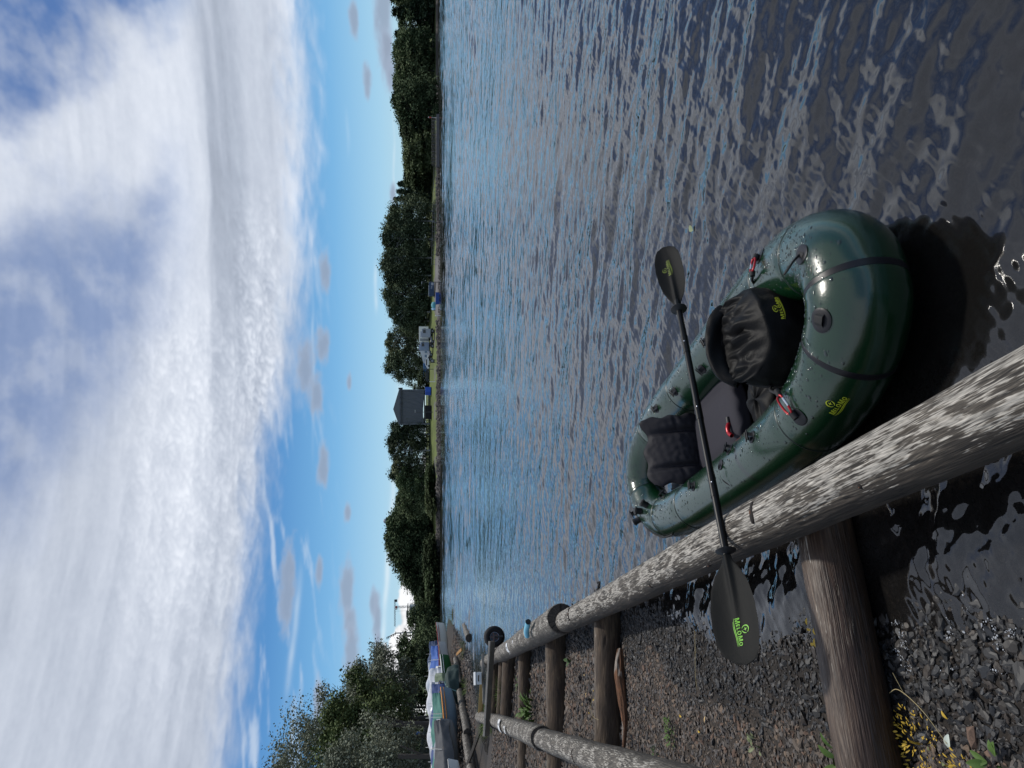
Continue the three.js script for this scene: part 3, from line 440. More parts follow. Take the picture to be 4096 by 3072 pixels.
// ---------------------------------------------------------------- the dry bag in the bow
{
  const B = [2.27, 0.06, -0.06], toWorld = (p) => V(...p).applyAxisAngle(V(0, 1, 0), RAFT_TURN).add(V(...RAFT_AT)).toArray();
  const bag = thing('dry_bag', 'black roll top dry bag in the bow of the raft', 'bag', toWorld(B), RAFT_TURN);
  const vinyl = phys(srgb(10, 10, 11), 0.55, { specularIntensity: 0.3, bumpMap: ripstop, bumpScale: 0.002 });
  const shape = (th, v) => {
    const c = Math.cos(th), s = Math.sin(th), rim = 0.30 - 0.012 * c + 0.012 * Math.cos(3 * th + 1), fold = Math.pow(Math.abs(Math.sin(2.5 * th + 0.7)), 0.7);
    let r, y;
    if (v < 0.12) { r = 0.20 * v / 0.12; y = 0; }
    else if (v < 0.62) { const t = (v - 0.12) / 0.5; r = 0.196 + 0.018 * Math.sin(t * 3.0) - 0.012 * t + 0.010 * noise3(c * 1.6, s * 1.6, t * 2.5) + 0.006 * noise3(c * 4, s * 4, t * 5); y = rim * Math.pow(t, 0.9); r *= 1 - 0.13 * Math.pow(1 - t, 4); }
    else { const t = (v - 0.62) / 0.38, k = Math.pow(t, 0.85), sag = Math.sin(t * 3.14); r = 0.19; const x0 = c * r * 0.96 - 0.035 * rim, z0 = s * r * 1.04, zr = 0.15 * s, cre = Math.abs(noise2(zr * 22 + 3, t * 2.2));
      return [mix(x0, -0.125, k) + 0.012 * noise2(z0 * 20, t * 4) * sag, mix(rim, 0.345, k) + 0.030 * sag - 0.016 * sag * fold + 0.05 * sag * (cre - 0.3), mix(z0, zr, k)]; }
    return [c * r * 0.96 - 0.035 * y, y, s * r * 1.04];
  };
  obj('body', sheet(110, 70, (u, v) => shape(u * 6.2831853, v)), vinyl, bag);
  // the mouth, rolled down and bent round until its ends meet in a buckle
  const roll = [[-0.095, 0.325, -0.185], [-0.125, 0.355, -0.13], [-0.14, 0.37, -0.05], [-0.142, 0.372, 0.04], [-0.13, 0.355, 0.12], [-0.105, 0.315, 0.175]];
  const rollCurve = new THREE.CatmullRomCurve3(roll.map((p) => V(...p)));
  obj('rolled_mouth', sheet(60, 20, (u, v) => { const p = rollCurve.getPoint(u), t = rollCurve.getTangent(u), a = v * 6.2831853, n = V(0, 1, 0).addScaledVector(t, -t.y).normalize(), b = t.clone().cross(n), w = 0.042 * (1 + 0.12 * noise2(u * 9, Math.cos(a) * 2)) * Math.pow(Math.sin(Math.max(0.02, Math.min(u, 0.999) * Math.PI)), 0.25), h = 0.022 * (1 + 0.25 * noise2(u * 6, 3)); const q = p.addScaledVector(n, Math.sin(a) * w).addScaledVector(b, Math.cos(a) * h * (1 + 0.3 * Math.sin(2 * a + u * 9))); return q.toArray(); }), vinyl, bag);
  obj('buckle', [rbox(0.03, 0.05, 0.016, 0.004, -0.18, 0.36, 0.05), rbox(0.024, 0.036, 0.014, 0.003, -0.175, 0.335, 0.09), bar([-0.18, 0.35, 0.01], [-0.17, 0.32, 0.12], 0.006, 6)], rubber, bag);
  obj('side_strap', tube([[-0.06, 0.30, 0.185], [-0.06, 0.25, 0.20], [-0.04, 0.22, 0.212], [-0.03, 0.08, 0.20]], 0.009, 24, 6), webbing, bag);
  mark((x, y) => { const th = -0.12 - x / 0.205 * 1.0, t = 0.74 + y / 0.42; const p = shape(th, 0.12 + 0.5 * clamp(t, 0.05, 0.98)), l = Math.hypot(p[0], p[2]); return [p[0] * (1 + 0.003 / l), p[1], p[2] * (1 + 0.003 / l)]; }, 0.10, lime, bag);
  // tie-down straps, each with a red snap hook, to a patch on either tube
  for (const [c, p, sd_, label] of [[7.47, 58, 1, 'red snap hook on the left tie-down strap'], [14.6, 66, -1, 'red snap hook on the right tie-down strap']]) {
    const toBag = (q) => [q[0] - B[0], q[1] - B[1], q[2] - B[2]], m = raftMap(c, p, 0.0015), end = toBag(m(0, 0, 0.01)), mid = toBag(m(0, sd_ > 0 ? 0.10 : 0.07, 0.016)), on = [sd_ > 0 ? -0.05 : 0.02, 0.20, sd_ * 0.208];
    const [pt] = patch(c, p, 0.036, 0.034, 0);
    const A = V(...mid), E = V(...end), at = (t, dy) => A.clone().lerp(E, t).add(V(0, dy, 0)).toArray();
    obj('tie_strap', tube([on, [mix(on[0], mid[0], 0.5), mix(on[1], mid[1], 0.55) + 0.02, mix(on[2], mid[2], 0.5)], mid], 0.006, 16, 6), webbing, bag); obj('strap_sleeve', tube([at(-0.25, 0.004), at(0.05, 0.008)], 0.011, 4, 8), webbing, bag); obj('anchor_loop', tube([at(0.72, 0.006), at(1.0, 0.002)], 0.013, 4, 8), webbing, bag);
    const side = E.clone().sub(A).cross(V(0, 1, 0)).normalize(), P = (t, k) => { const q = A.clone().lerp(E, t).addScaledVector(side, k); q.y += 0.012; return q.toArray(); };
    const hook = obj('snap_hook', tube([P(0.02, 0.004), P(0.08, 0.016), P(0.6, 0.017), P(0.78, 0.006), P(0.78, -0.008), P(0.55, -0.014), P(0.1, -0.012), P(0.02, -0.004)], 0.0046, 48, 8, true), redMetal, bag); hook.userData.label = label;
    obj('gate', bar(P(0.2, -0.014), P(0.55, -0.0155), 0.0052, 8), steel, hook);
  }
  const small = thing('stuff_sack', 'small crumpled black sack on the floor of the raft', 'bag', toWorld([1.93, 0.05, 0.09]), RAFT_TURN);
  obj('body', sheet(40, 26, (u, v) => { const a = u * 6.2831853, t = v * Math.PI, n = 1 + 0.28 * noise3(Math.cos(a) * 2, Math.sin(a) * 2, v * 4), r = Math.pow(Math.sin(t), 0.7); return [Math.cos(a) * r * 0.14 * n, 0.07 - Math.cos(t) * 0.075 * n, Math.sin(a) * r * 0.19 * n]; }), vinyl, small);
  obj('pull_tab', box(0.035, 0.004, 0.012, 0.02, 0.125, 0.12, 0.4, 0.3), redMetal, small);
}

// ---------------------------------------------------------------- the paddle across the raft and the rail log
{
  const A = V(-0.620, 0.437, -2.854), B = V(0.196, 0.375, -3.455), dir = B.clone().sub(A).normalize();
  const pad = thing('paddle', 'black two bladed paddle laid across the raft and the rail log', 'paddle', A.toArray());
  // x along the shaft towards the lake, y the face of the blades
  const roll = 0.62, up = V(0, 1, 0).addScaledVector(dir, -dir.y).normalize(), face = up.clone().applyAxisAngle(dir, roll), side = dir.clone().cross(face); pad.quaternion.setFromRotationMatrix(new THREE.Matrix4().makeBasis(dir, face, side));
  const carbon = phys(srgb(13, 13, 14), 0.42, { specularIntensity: 0.5 }), bladeMat = phys(srgb(11, 13, 13), 0.6, { specularIntensity: 0.28, bumpMap: ripstop, bumpScale: 0.0015 });
  const shaft = obj('shaft', [bar([-0.10, 0, 0], [1.32, 0, 0], 0.0155, 20)], carbon, pad);
  for (const x of [0.22, 0.62, 1.02]) { obj('ferrule', bar([x - 0.055, 0, 0], [x + 0.055, 0, 0], 0.0172, 20), carbon, shaft); obj('snap_button', new THREE.SphereGeometry(0.0045, 10, 8).translate(x + 0.01, 0.0155, 0.006), steel, shaft); }
  for (const x of [-0.085, 1.255]) { const g = new THREE.LatheGeometry([[0.0156, -0.012], [0.024, -0.008], [0.042, 0.002], [0.043, 0.005], [0.024, 0.002], [0.0156, 0.008]].map(([r, y]) => new THREE.Vector2(r, y)), 28).rotateZ(-Math.PI / 2).translate(x, 0, 0); obj('drip_ring', g, rubber, pad); }
  const OUT = [[0, 0.017, -0.017], [0.03, 0.026, -0.022], [0.08, 0.062, -0.048], [0.14, 0.084, -0.072], [0.22, 0.095, -0.086], [0.30, 0.096, -0.090], [0.37, 0.088, -0.086], [0.42, 0.068, -0.074], [0.455, 0.03, -0.056], [0.466, 0.0, -0.03], [0.468, -0.012, -0.018]];
  const bladePoint = (x, w, k) => { const up_ = table(OUT.map((q) => [q[0], q[1]]), x), dn = table(OUT.map((q) => [q[0], q[2]]), x), z = mix(dn, up_, w), half = (up_ - dn) / 2, e = Math.abs(w * 2 - 1), th = 0.0022 + 0.011 * Math.exp(-Math.pow(z / 0.013, 2)) * smooth(0.44, 0.02, x) + 0.001 * (1 - e); return [x, 0.05 * Math.pow(x / 0.46, 2) * 0.55 + 0.22 * z * z / 0.1 + k * th * Math.sqrt(Math.max(0.0, 1 - Math.pow(e, 6))), z]; };
  const blade = (k) => sheet(70, 28, (u, v) => bladePoint(0.468 * (u < 0.85 ? u * 0.9 / 0.85 : 0.9 + (u - 0.85) / 0.15 * 0.1), v, k));
  const bladeGeo = joined([blade(1), blade(-1)]).scale(0.94, 1, 1.1);
  const near = obj('blade', bladeGeo, bladeMat, pad); near.position.x = -0.10; near.rotation.y = Math.PI; near.rotation.x = 0; near.userData.label = 'matt black blade over the gravel with a green logo';
  const far = obj('blade', bladeGeo, bladeMat, pad); far.position.x = 1.27; far.scale.z = 0.8; far.rotation.x = 0.12; far.userData.label = 'black blade over the lake';
  mark((x, y) => { const q = bladePoint(0.335 + x, clamp(0.52 + 0.9 * -y / 0.18, 0.02, 0.98), 1); return [q[0] * 0.94, q[1] + 0.0018, q[2] * 1.1]; }, 0.115, limeGreen, near);
  mark((x, y) => { const q = bladePoint(0.30 + x, clamp(0.5 - 0.9 * y / 0.18, 0.02, 0.98), 1); return [q[0] * 0.94, q[1] + 0.0018, q[2] * 1.1]; }, 0.115, std(srgb(110, 125, 40), 0.6), far);
}

// ---------------------------------------------------------------- the far shore, about two hundred metres off
const FAR_EDGE = [[-2.0, 120], [-0.75, 170], [-0.5, 198], [-0.372, 215], [-0.30, 212], [-0.241, 205], [-0.16, 190], [-0.111, 178], [0.0, 179], [0.084, 188], [0.19, 200], [0.245, 214], [0.28, 221], [0.372, 223], [0.380, 262], [0.40, 318], [0.45, 328], [0.7, 330], [2.0, 330]];
const FAR_RISE = [[-40, -1.6], [0, -0.15], [1.2, 0.42], [3, 0.68], [12, 1.35], [32, 3.15], [80, 4], [400, 8], [1200, 9]];
const farGround = (x, z) => { const t = x / -z; return table(FAR_RISE, -z - table(FAR_EDGE, t) - 0.5 * noise2(t * 60, 2)) + 0.15 * noise2(x * 0.08, z * 0.08); };
{
  const pos = [], uv = [], col = [], idx = [], T = [], E = [-30, -8, -2, 0, 0.6, 1.2, 2, 3, 4, 6, 9, 12, 16, 20, 26, 32, 45, 70, 110, 200, 400, 1200];
  for (let t = -1.6; t <= 1.6; t += 0.006) T.push(t);
  for (const t of T) for (const e of E) {
    const D = table(FAR_EDGE, t) + e, x = t * D, z = -D; pos.push(x, farGround(x, z), z); uv.push(x, z);
    const apron = smooth(0.085, 0.10, t) * smooth(0.185, 0.17, t) * smooth(11, 9, e), path = smooth(1.2, 0.4, Math.abs(e - 13 - 2 * noise2(t * 20, 1))) * smooth(-0.15, -0.1, t) * smooth(0.2, 0.15, t), rock = smooth(4.0, 2.8, e) * (1 - apron), bare = Math.max(apron, path), n = 0.85 + 0.3 * noise2(x * 0.3, z * 0.3);
    const grass = [0.105, 0.135, 0.028], c = rock > 0.5 ? [0.07, 0.062, 0.055] : bare > 0.5 ? [0.14, 0.135, 0.135] : grass; col.push(c[0] * n, c[1] * n, c[2] * n);
  }
  for (let i = 0; i < T.length - 1; i++) for (let j = 0; j < E.length - 1; j++) { const a = i * E.length + j, b = a + E.length; idx.push(a, b, a + 1, b, b + 1, a + 1); }
  const g = new THREE.BufferGeometry(); g.setAttribute('position', new THREE.Float32BufferAttribute(pos, 3)); g.setAttribute('uv', new THREE.Float32BufferAttribute(uv, 2)); g.setAttribute('color', new THREE.Float32BufferAttribute(col, 3)); g.setIndex(idx); g.computeVertexNormals();
  kind(obj('far_shore_ground', g, std(lin(1, 1, 1), 0.95, { vertexColors: true })), 'structure');
  const r = rng(61), rg = new THREE.IcosahedronGeometry(0.5, 0), N = 2600, im = new THREE.InstancedMesh(rg, std(lin(1, 1, 1), 0.9), N), m = new THREE.Matrix4(), q = new THREE.Quaternion();
  for (let i = 0; i < N; i++) { const t = mix(-0.5, 0.42, r()), on = t > 0.09 && t < 0.18, D = table(FAR_EDGE, t) + (on ? 1.0 * r() : 3.4 * r()), x = t * D, s = on ? 0.12 + 0.3 * r() * r() : 0.35 + 0.9 * r() * r(); q.setFromEuler(new THREE.Euler(r() * 6, r() * 6, r() * 6)); m.compose(V(x, farGround(x, -D) + 0.05, -D), q, V(s * 1.3, s * 0.8, s)); im.setMatrixAt(i, m); const c = 0.6 + 0.8 * r(); im.setColorAt(i, lin(0.085 * c, 0.074 * c, 0.065 * c)); }
  im.name = 'bank_rubble'; kind(im, 'stuff'); tag(im, 'heaped dark rocks along the far waterline', 'rocks'); scene.add(im);
}

// ---------------------------------------------------------------- trees: limbs, and leaf sprays gathered in clumps that leave gaps
function leafGeo(list) {                                               // [x, y, z, size] with a random bend and turn each
  const pos = [], r = rng(list.length), nor = [];
  for (const [x, y, z, s, droop = 0] of list) {
    const a = r() * 6.283, tilt = (r() - 0.5) * 2.2, ca = Math.cos(a), sa = Math.sin(a), ct = Math.cos(tilt), st = Math.sin(tilt), l = s * (0.8 + 0.6 * r()), w = l * (0.42 - 0.22 * droop);
    const ax = ca * ct * (1 - droop), ay = st * (1 - droop) - droop, az = sa * ct * (1 - droop), bx = -sa, bz = ca;
    const P = [[x, y, z], [x + ax * l * 0.5 + bx * w, y + ay * l * 0.5 + 0.10 * l, z + az * l * 0.5 + bz * w], [x + ax * l, y + ay * l, z + az * l], [x + ax * l * 0.5 - bx * w, y + ay * l * 0.5 - 0.10 * l, z + az * l * 0.5 - bz * w]];
    for (const k of [0, 1, 2, 0, 2, 3]) pos.push(...P[k]);
  }
  const g = new THREE.BufferGeometry(); g.setAttribute('position', new THREE.Float32BufferAttribute(pos, 3)); g.setAttribute('uv', new THREE.Float32BufferAttribute(new Float32Array(pos.length / 3 * 2), 2)); g.computeVertexNormals(); return g;
}
function crownGeo(seed, k, n, size) {                                  // a crown one metre high and, at its widest, one metre in radius, for a tree one metre tall
  const r = rng(seed), list = [], clumps = [], sp = seed > 100 ? 0.85 : 1.4;
  const env = (y) => k === 's' ? Math.max(0.05, 1 - y) * (0.75 + 0.25 * Math.abs(Math.sin(y * 22))) : k === 'h' ? Math.pow(Math.sin(Math.PI * clamp(0.12 + 0.88 * y)), 0.6) * (1 - 0.35 * y) : k === 'w' ? Math.pow(Math.sin(Math.PI * clamp(0.16 + 0.80 * y)), 0.5) : Math.pow(Math.sin(Math.PI * clamp(0.10 + 0.86 * y)), 0.55);
  const base = seed > 100 && seed < 105 ? 0.25 : k === 's' ? 0.03 : k === 'b' ? 0.03 : k === 'w' ? 0.12 : 0.06, count = k === 's' ? 90 : k === 'o' ? 46 : k === 'w' ? 110 : 70;
  for (let i = 0; i < count; i++) { const y = Math.pow(r(), k === 's' ? 1.2 : 0.85), a = r() * 6.283, q = Math.sqrt(0.15 + 0.85 * r()) * env(y) * (0.82 + 0.3 * r()); clumps.push([Math.cos(a) * q, mix(base, 0.985, y), Math.sin(a) * q, (k === 's' ? 0.13 : k === 'o' ? 0.17 : k === 'w' ? 0.20 : 0.21) * (0.7 + 0.6 * r())]); }
  for (let i = 0; i < 6; i++) clumps.push([(r() - 0.5) * (k === 's' ? 0.06 : 0.35), 0.90 + 0.09 * r(), (r() - 0.5) * (k === 's' ? 0.06 : 0.35), k === 's' ? 0.05 : 0.10]);
  for (let i = 0; i < n; i++) { const c = clumps[Math.floor(r() * clumps.length)], g = () => (r() + r() + r() - 1.5) * 1.1, hang = k === 'h' || k === 'w' ? 0.45 * r() : 0; list.push([c[0] + g() * c[3] * sp, c[1] + g() * c[3] * 0.38 - hang * 0.05, c[2] + g() * c[3] * sp, size * (0.6 + 0.8 * r()), hang]); }
  return list;
}
const leafy = (r, g, b) => phys(lin(r, g, b), 0.9, { specularIntensity: 0.25 });
const foliage = { b: leafy(0.079, 0.109, 0.053), h: leafy(0.083, 0.113, 0.064), o: leafy(0.117, 0.143, 0.083), s: leafy(0.053, 0.079, 0.047), dark: leafy(0.075, 0.109, 0.046), birch: leafy(0.094, 0.133, 0.056) };
const barkMat = std(lin(0.06, 0.05, 0.042), 0.95), birchBark = std(lin(0.34, 0.33, 0.31), 0.9);
function treeProto(seed, k, H, R, n, leaf, leafMat, bark, lean = 0) {   // real size; trunk with limbs, crown
  const t = new THREE.Group(), r = rng(seed + 500), limbs = [];
  limbs.push(tube([[0, -0.3, 0], [0.05 * H * lean, H * 0.25, 0.01 * H], [0.09 * H * lean, H * 0.55, -0.01 * H], [0.1 * H * lean, H * 0.9, 0]], H * 0.012, 10, 7));
  limbs.push(bar([0, -0.3, 0], [0.05 * H * lean, H * 0.3, 0.01 * H], H * 0.018, 8, H * 0.012));
  for (let i = 0; i < 7; i++) { const y = H * (0.2 + 0.6 * r()), a = r() * 6.283, l = R * (0.5 + 0.4 * r()); limbs.push(bar([0.07 * H * lean, y, 0], [Math.cos(a) * l + 0.07 * H * lean, y + l * 0.6, Math.sin(a) * l], H * 0.006, 5, H * 0.002)); }
  const trunk = new THREE.Mesh(joined(limbs), bark); trunk.name = 'trunk';
  const list = crownGeo(seed, k, n, 1).map(([x, y, z, s, d]) => [x * R + 0.1 * H * lean * y, y * H, z * R, leaf * s, d]);
  const crown = new THREE.Mesh(leafGeo(list), leafMat); crown.name = 'crown'; for (const m of [trunk, crown]) { m.castShadow = m.receiveShadow = true; t.add(m); } return t;
}
{
  const protos = { b: [1, 2, 3].map((s) => treeProto(s, 'b', 12, 6, 9000, 0.46, foliage.b, barkMat)), h: [4, 5, 6].map((s) => treeProto(s, 'h', 16, 5, 9000, 0.46, foliage.h, birchBark)), o: [7, 8].map((s) => treeProto(s, 'o', 15, 4.5, 4600, 0.42, foliage.o, birchBark)), s: [9, 10].map((s) => treeProto(s, 's', 16, 4, 7000, 0.46, foliage.s, barkMat)) };
  const size = { b: [12, 6], h: [16, 5], o: [15, 4.5], s: [16, 4] }, what = { b: ['broadleaf_tree', 'rounded dark broadleaf tree'], h: ['birch_tree', 'dense dark birch'], o: ['birch_tree', 'airy see-through birch'], s: ['spruce_tree', 'pointed dark spruce'] };
  const LIST = [[191.4,-345,21.7,10.9,'b'],[187.8,-350,22.6,9.9,'s'],[176.0,-340,21.0,9.0,'s'],[172.6,-345,18.4,9.7,'b'],[170.2,-350,20.4,7.4,'s'],[159.6,-338,18.7,8.3,'b'],[159.2,-345,21.1,7.3,'b'],[157.0,-350,19.8,7.4,'b'],[147.2,-336,18.6,8.3,'b'],[146.5,-345,20.5,9.1,'b'],[140.2,-340,20.4,8.4,'b'],[98.3,-247,15.5,7.0,'b'],[92.2,-240,14.1,6.8,'b'],[91.0,-247,13.6,6.5,'b'],[85.7,-242,12.6,6.8,'b'],[83.6,-247,12.3,7.0,'b'],[76.0,-237,11.7,6.7,'b'],[75.3,-247,11.8,7.0,'b'],[71.4,-245,11.6,6.0,'b'],[69.6,-250,14.1,3.7,'s'],[65.6,-245,14.2,3.6,'s'],[61.8,-240,15.0,3.2,'s'],[75.1,-255,8.4,8.1,'b'],[78.9,-250,5.6,7.0,'b'],[55.1,-228,15.5,5.6,'h'],[50.9,-224,16.3,5.7,'h'],[49.0,-228,17.1,5.3,'h'],[45.0,-222,17.4,5.5,'h'],[42.7,-226,16.8,5.3,'h'],[39.2,-222,16.9,5.0,'h'],[36.9,-224,17.7,5.5,'h'],[33.4,-220,16.6,5.0,'h'],[31.0,-222,16.3,4.7,'h'],[27.6,-220,16.8,5.1,'h'],[25.3,-224,16.4,4.7,'h'],[22.0,-218,15.2,4.6,'h'],[19.4,-220,14.0,4.2,'h'],[39.5,-232,10.9,5.1,'s'],[40.3,-226,7.3,4.0,'b'],[23.5,-222,8.3,4.7,'b'],[26.3,-226,5.2,3.5,'b'],[19.6,-226,11.4,4.9,'b'],[19.0,-250,13.5,5.3,'h'],[15.0,-232,16.3,4.1,'o'],[13.3,-236,17.3,4.7,'o'],[11.1,-240,16.3,5.1,'o'],[7.8,-232,16.8,5.4,'h'],[5.0,-234,17.2,4.6,'h'],[2.2,-238,13.8,3.7,'o'],[0.5,-212,6.5,3.4,'b'],[-1.3,-214,7.7,2.6,'o'],[-12.6,-212,14.1,3.4,'h'],[-14.6,-208,14.2,4.1,'h'],[-16.9,-210,14.9,4.3,'h'],[-19.1,-206,14.3,4.1,'o'],[-22.1,-210,13.1,4.4,'o'],[-24.1,-208,13.6,4.4,'o'],[-26.6,-212,14.5,4.5,'h'],[-28.6,-206,12.2,4.4,'b'],[-32.0,-212,11.9,4.5,'b'],[-34.0,-208,12.3,4.4,'b'],[-37.2,-214,12.6,4.5,'b'],[-40.6,-218,13.9,5.4,'b'],[-44.1,-222,15.6,6.6,'b'],[-46.3,-218,16.2,6.9,'b'],[-50.8,-224,16.3,6.6,'b'],[-52.6,-220,14.7,6.2,'b'],[-57.2,-226,12.8,6.4,'b'],[-59.3,-222,10.8,5.9,'b'],[-63.3,-228,9.3,4.8,'b'],[-65.3,-225,8.0,5.5,'b'],[-68.9,-228,7.0,4.8,'b'],[-69.9,-222,6.9,5.5,'b'],[-66.1,-200,8.9,4.4,'b'],[-70.3,-205,6.7,4.8,'b'],[-69.2,-215,5.1,6.1,'b'],[-67.8,-190,7.0,4.7,'b'],[-63.1,-170,7.3,5.4,'b'],[-64.1,-165,8.0,5.2,'b'],[-58.7,-205,4.2,5.8,'b'],[-55.1,-205,4.2,5.8,'b'],[-51.0,-206,4.9,5.8,'b'],[-31.0,-196,4.1,4.8,'b'],[-26.5,-196,4.1,4.8,'b']];
  const r = rng(71);
  const tints = {}; for (const k of 'bhos') tints[k] = [0, 1, 2, 3].map((i) => { const c = foliage[k].color, q = [0.72, 0.95, 1.2, 1.4][i]; return leafy(c.r * q * (i === 3 ? 1.1 : 1), c.g * q, c.b * q); });
  const place = (x) => x > 95 ? 'on the distant right shore' : x > 20 ? 'behind the railing across the water' : x > -12 ? 'behind the trucks across the water' : x > -62 ? 'left of the grey stage' : 'below the far crane';
  const NTH = 'first second third fourth fifth sixth seventh eighth ninth tenth eleventh twelfth thirteenth fourteenth fifteenth sixteenth seventeenth eighteenth nineteenth twentieth'.split(' '), seen = new Map();
  [...LIST].sort((a, b) => a[0] / -a[1] - b[0] / -b[1]).forEach(([x, z, top, rad, k], i) => {
    const g = farGround(x, z), h = top - g, p = protos[k][i % protos[k].length], t = p.clone(); t.children[1].material = tints[k][Math.floor(r() * 4)]; t.name = numbered(what[k][0]); scene.add(t); t.position.set(x, g - 0.1, z); t.rotation.y = r() * 6.28; const sw = rad * (k === 'b' ? 1.12 : 1.05) / size[k][1]; t.scale.set(sw, h / size[k][0], sw);
    const key = k + place(x), n = seen.get(key) || 0; seen.set(key, n + 1);
    tag(t, what[k][1] + ' ' + place(x) + ', ' + NTH[Math.min(n, 19)] + ' from left', 'tree', 'trees across the water');
  });
}

// ---------------------------------------------------------------- what stands on the far shore
const paint = (r, g, b, rough = 0.5) => std(srgb(r, g, b), rough), dark = paint(18, 19, 22, 0.5), glassy = phys(srgb(22, 28, 36), 0.12), tyre = std(srgb(16, 16, 17), 0.8), galv = std(srgb(110, 113, 116), 0.55, { metalness: 0.3 }), white = paint(215, 215, 212, 0.6), canvasGrey = paint(88, 91, 95, 0.7);
const wheelSet = (t, list, r) => { for (const [x, y, z] of list) { const w = obj('wheel', new THREE.CylinderGeometry(r, r, 0.3, 20).rotateX(Math.PI / 2).translate(x, y, z), tyre, t); obj('rim', new THREE.CylinderGeometry(r * 0.55, r * 0.5, 0.32, 14).rotateX(Math.PI / 2).translate(x, y, z), galv, w); } };
function truck(x, z, turn, label, cabMat) {
  const t = thing('truck', label, 'truck', [x, farGround(x, z), z], turn, 'trucks on the far shore');
  obj('cab', [rbox(2.3, 2.5, 2.4, 0.12, 0, 2.25, 0), rbox(1.5, 0.55, 2.1, 0.1, -0.3, 3.62, 0)], cabMat, t);
  obj('windscreen', box(0.04, 0.95, 2.0, 1.17, 2.75, 0), glassy, t); for (const s of [-1, 1]) { obj('side_window', box(0.9, 0.75, 0.03, 0.4, 2.75, s * 1.21), glassy, t); obj('mirror', rbox(0.12, 0.55, 0.2, 0.03, 1.15, 2.7, s * 1.4), dark, t); obj('fuel_tank', new THREE.CylinderGeometry(0.33, 0.33, 1.3, 16).rotateZ(Math.PI / 2).translate(-1.9, 0.75, s * 0.9), galv, t); }
  obj('bumper', rbox(0.25, 0.6, 2.4, 0.05, 1.15, 0.65, 0), dark, t); obj('chassis', rbox(4.8, 0.3, 0.9, 0.03, -1.6, 0.95, 0), dark, t); obj('grille', box(0.03, 0.7, 1.7, 1.165, 1.55, 0), dark, t);
  wheelSet(t, [[0.55, 0.5, 1], [0.55, 0.5, -1], [-2.4, 0.5, 1], [-2.4, 0.5, -1], [-3.6, 0.5, 1], [-3.6, 0.5, -1]], 0.5); return t;
}
truck(14.2, -200, 0.0, 'grey truck in front of the white trailer on the far shore', paint(150, 155, 165)); truck(10.6, -203, 0.05, 'blue grey truck beside the white tent on the far shore', paint(132, 145, 165));
{ const t = thing('box_trailer', 'white box trailer behind the grey truck on the far shore', 'trailer', [14.3, farGround(14.3, -206.5), -206.5], 0); obj('body', rbox(4.4, 2.7, 2.5, 0.05, 0, 2.4, 0), paint(225, 225, 215), t); obj('door', box(0.7, 2.3, 0.05, -1.6, 2.35, 1.29), paint(150, 152, 150), t); obj('chassis', rbox(4.0, 0.35, 1.2, 0.03, 0, 0.88, 0), dark, t); wheelSet(t, [[-1.2, 0.5, 1], [-0.1, 0.5, 1], [-1.2, 0.5, -1], [-0.1, 0.5, -1]], 0.5); }
{ const t = thing('marquee', 'white pitched marquee behind the trucks on the far shore', 'tent', [9.8, farGround(9.8, -217), -217], 0); const s = new THREE.Shape(); s.moveTo(-3.6, 0); s.lineTo(3.4, 0); s.lineTo(3.4, 1.7); s.lineTo(0.9, 2.9); s.lineTo(-3.6, 1.6); s.closePath(); obj('canvas', new THREE.ExtrudeGeometry(s, { depth: 5, bevelEnabled: false }).translate(0, 0, -5), paint(205, 208, 215, 0.7), t); for (const x of [-2.6, -1.3, 0, 1.3, 2.4]) obj('window', box(0.7, 0.7, 0.04, x, 0.95, 0.03), paint(120, 140, 160, 0.3), t); }
{ const t = thing('container', 'long pale blue container left of the marquee', 'container', [4.3, farGround(4.3, -217), -217], 0, 'containers on the far shore'); obj('shell', [rbox(3.8, 1.5, 2.2, 0.04, 0, 0.85, 0), ...[-1.6, -1, -0.4, 0.2, 0.8, 1.4].map((x) => box(0.08, 1.4, 0.06, x, 0.85, 1.11))], paint(92, 132, 176), t); obj('door', box(0.8, 1.2, 0.05, 1.2, 0.8, 1.13), paint(70, 105, 150), t); }
{ const t = thing('container', 'bright blue container beside the grey hall', 'container', [-2.0, farGround(-2, -202), -202], 0, 'containers on the far shore'); obj('shell', [rbox(2.3, 1.6, 2.2, 0.04, 0, 0.85, 0), ...[-0.9, -0.45, 0, 0.45, 0.9].map((x) => box(0.07, 1.5, 0.06, x, 0.85, 1.11))], paint(38, 88, 190), t); obj('door', box(0.7, 1.3, 0.05, -0.6, 0.8, 1.13), paint(30, 70, 160), t); }
{ const t = thing('container', 'dark blue container with white lettering under the birches', 'container', [27.2, farGround(27.2, -205), -205], 0, 'containers on the far shore'); obj('shell', [rbox(4.0, 1.5, 2.2, 0.04, 0, 0.95, 0), ...[-1.8, -1.45, -1.1, -0.75, -0.4].map((x) => box(0.16, 1.3, 0.08, x, 0.95, 1.12))], paint(45, 66, 92), t); obj('roof_edge', box(2.9, 0.12, 2.3, -0.5, 1.76, 0), paint(190, 195, 200), t); obj('panel', box(0.75, 0.65, 0.06, 1.35, 0.75, 1.13), paint(160, 165, 170), t); obj('lettering', [0, 0.28, 0.56].flatMap((x, i) => [box(0.05, 0.42, 0.03, x + 0.05, 1.0 - i * 0.04, 1.13), box(0.16, 0.06, 0.03, x + 0.12, 1.15 - i * 0.04, 1.13), box(0.14, 0.06, 0.03, x + 0.12, 0.95 - i * 0.04, 1.13)]), paint(190, 200, 205), t); }
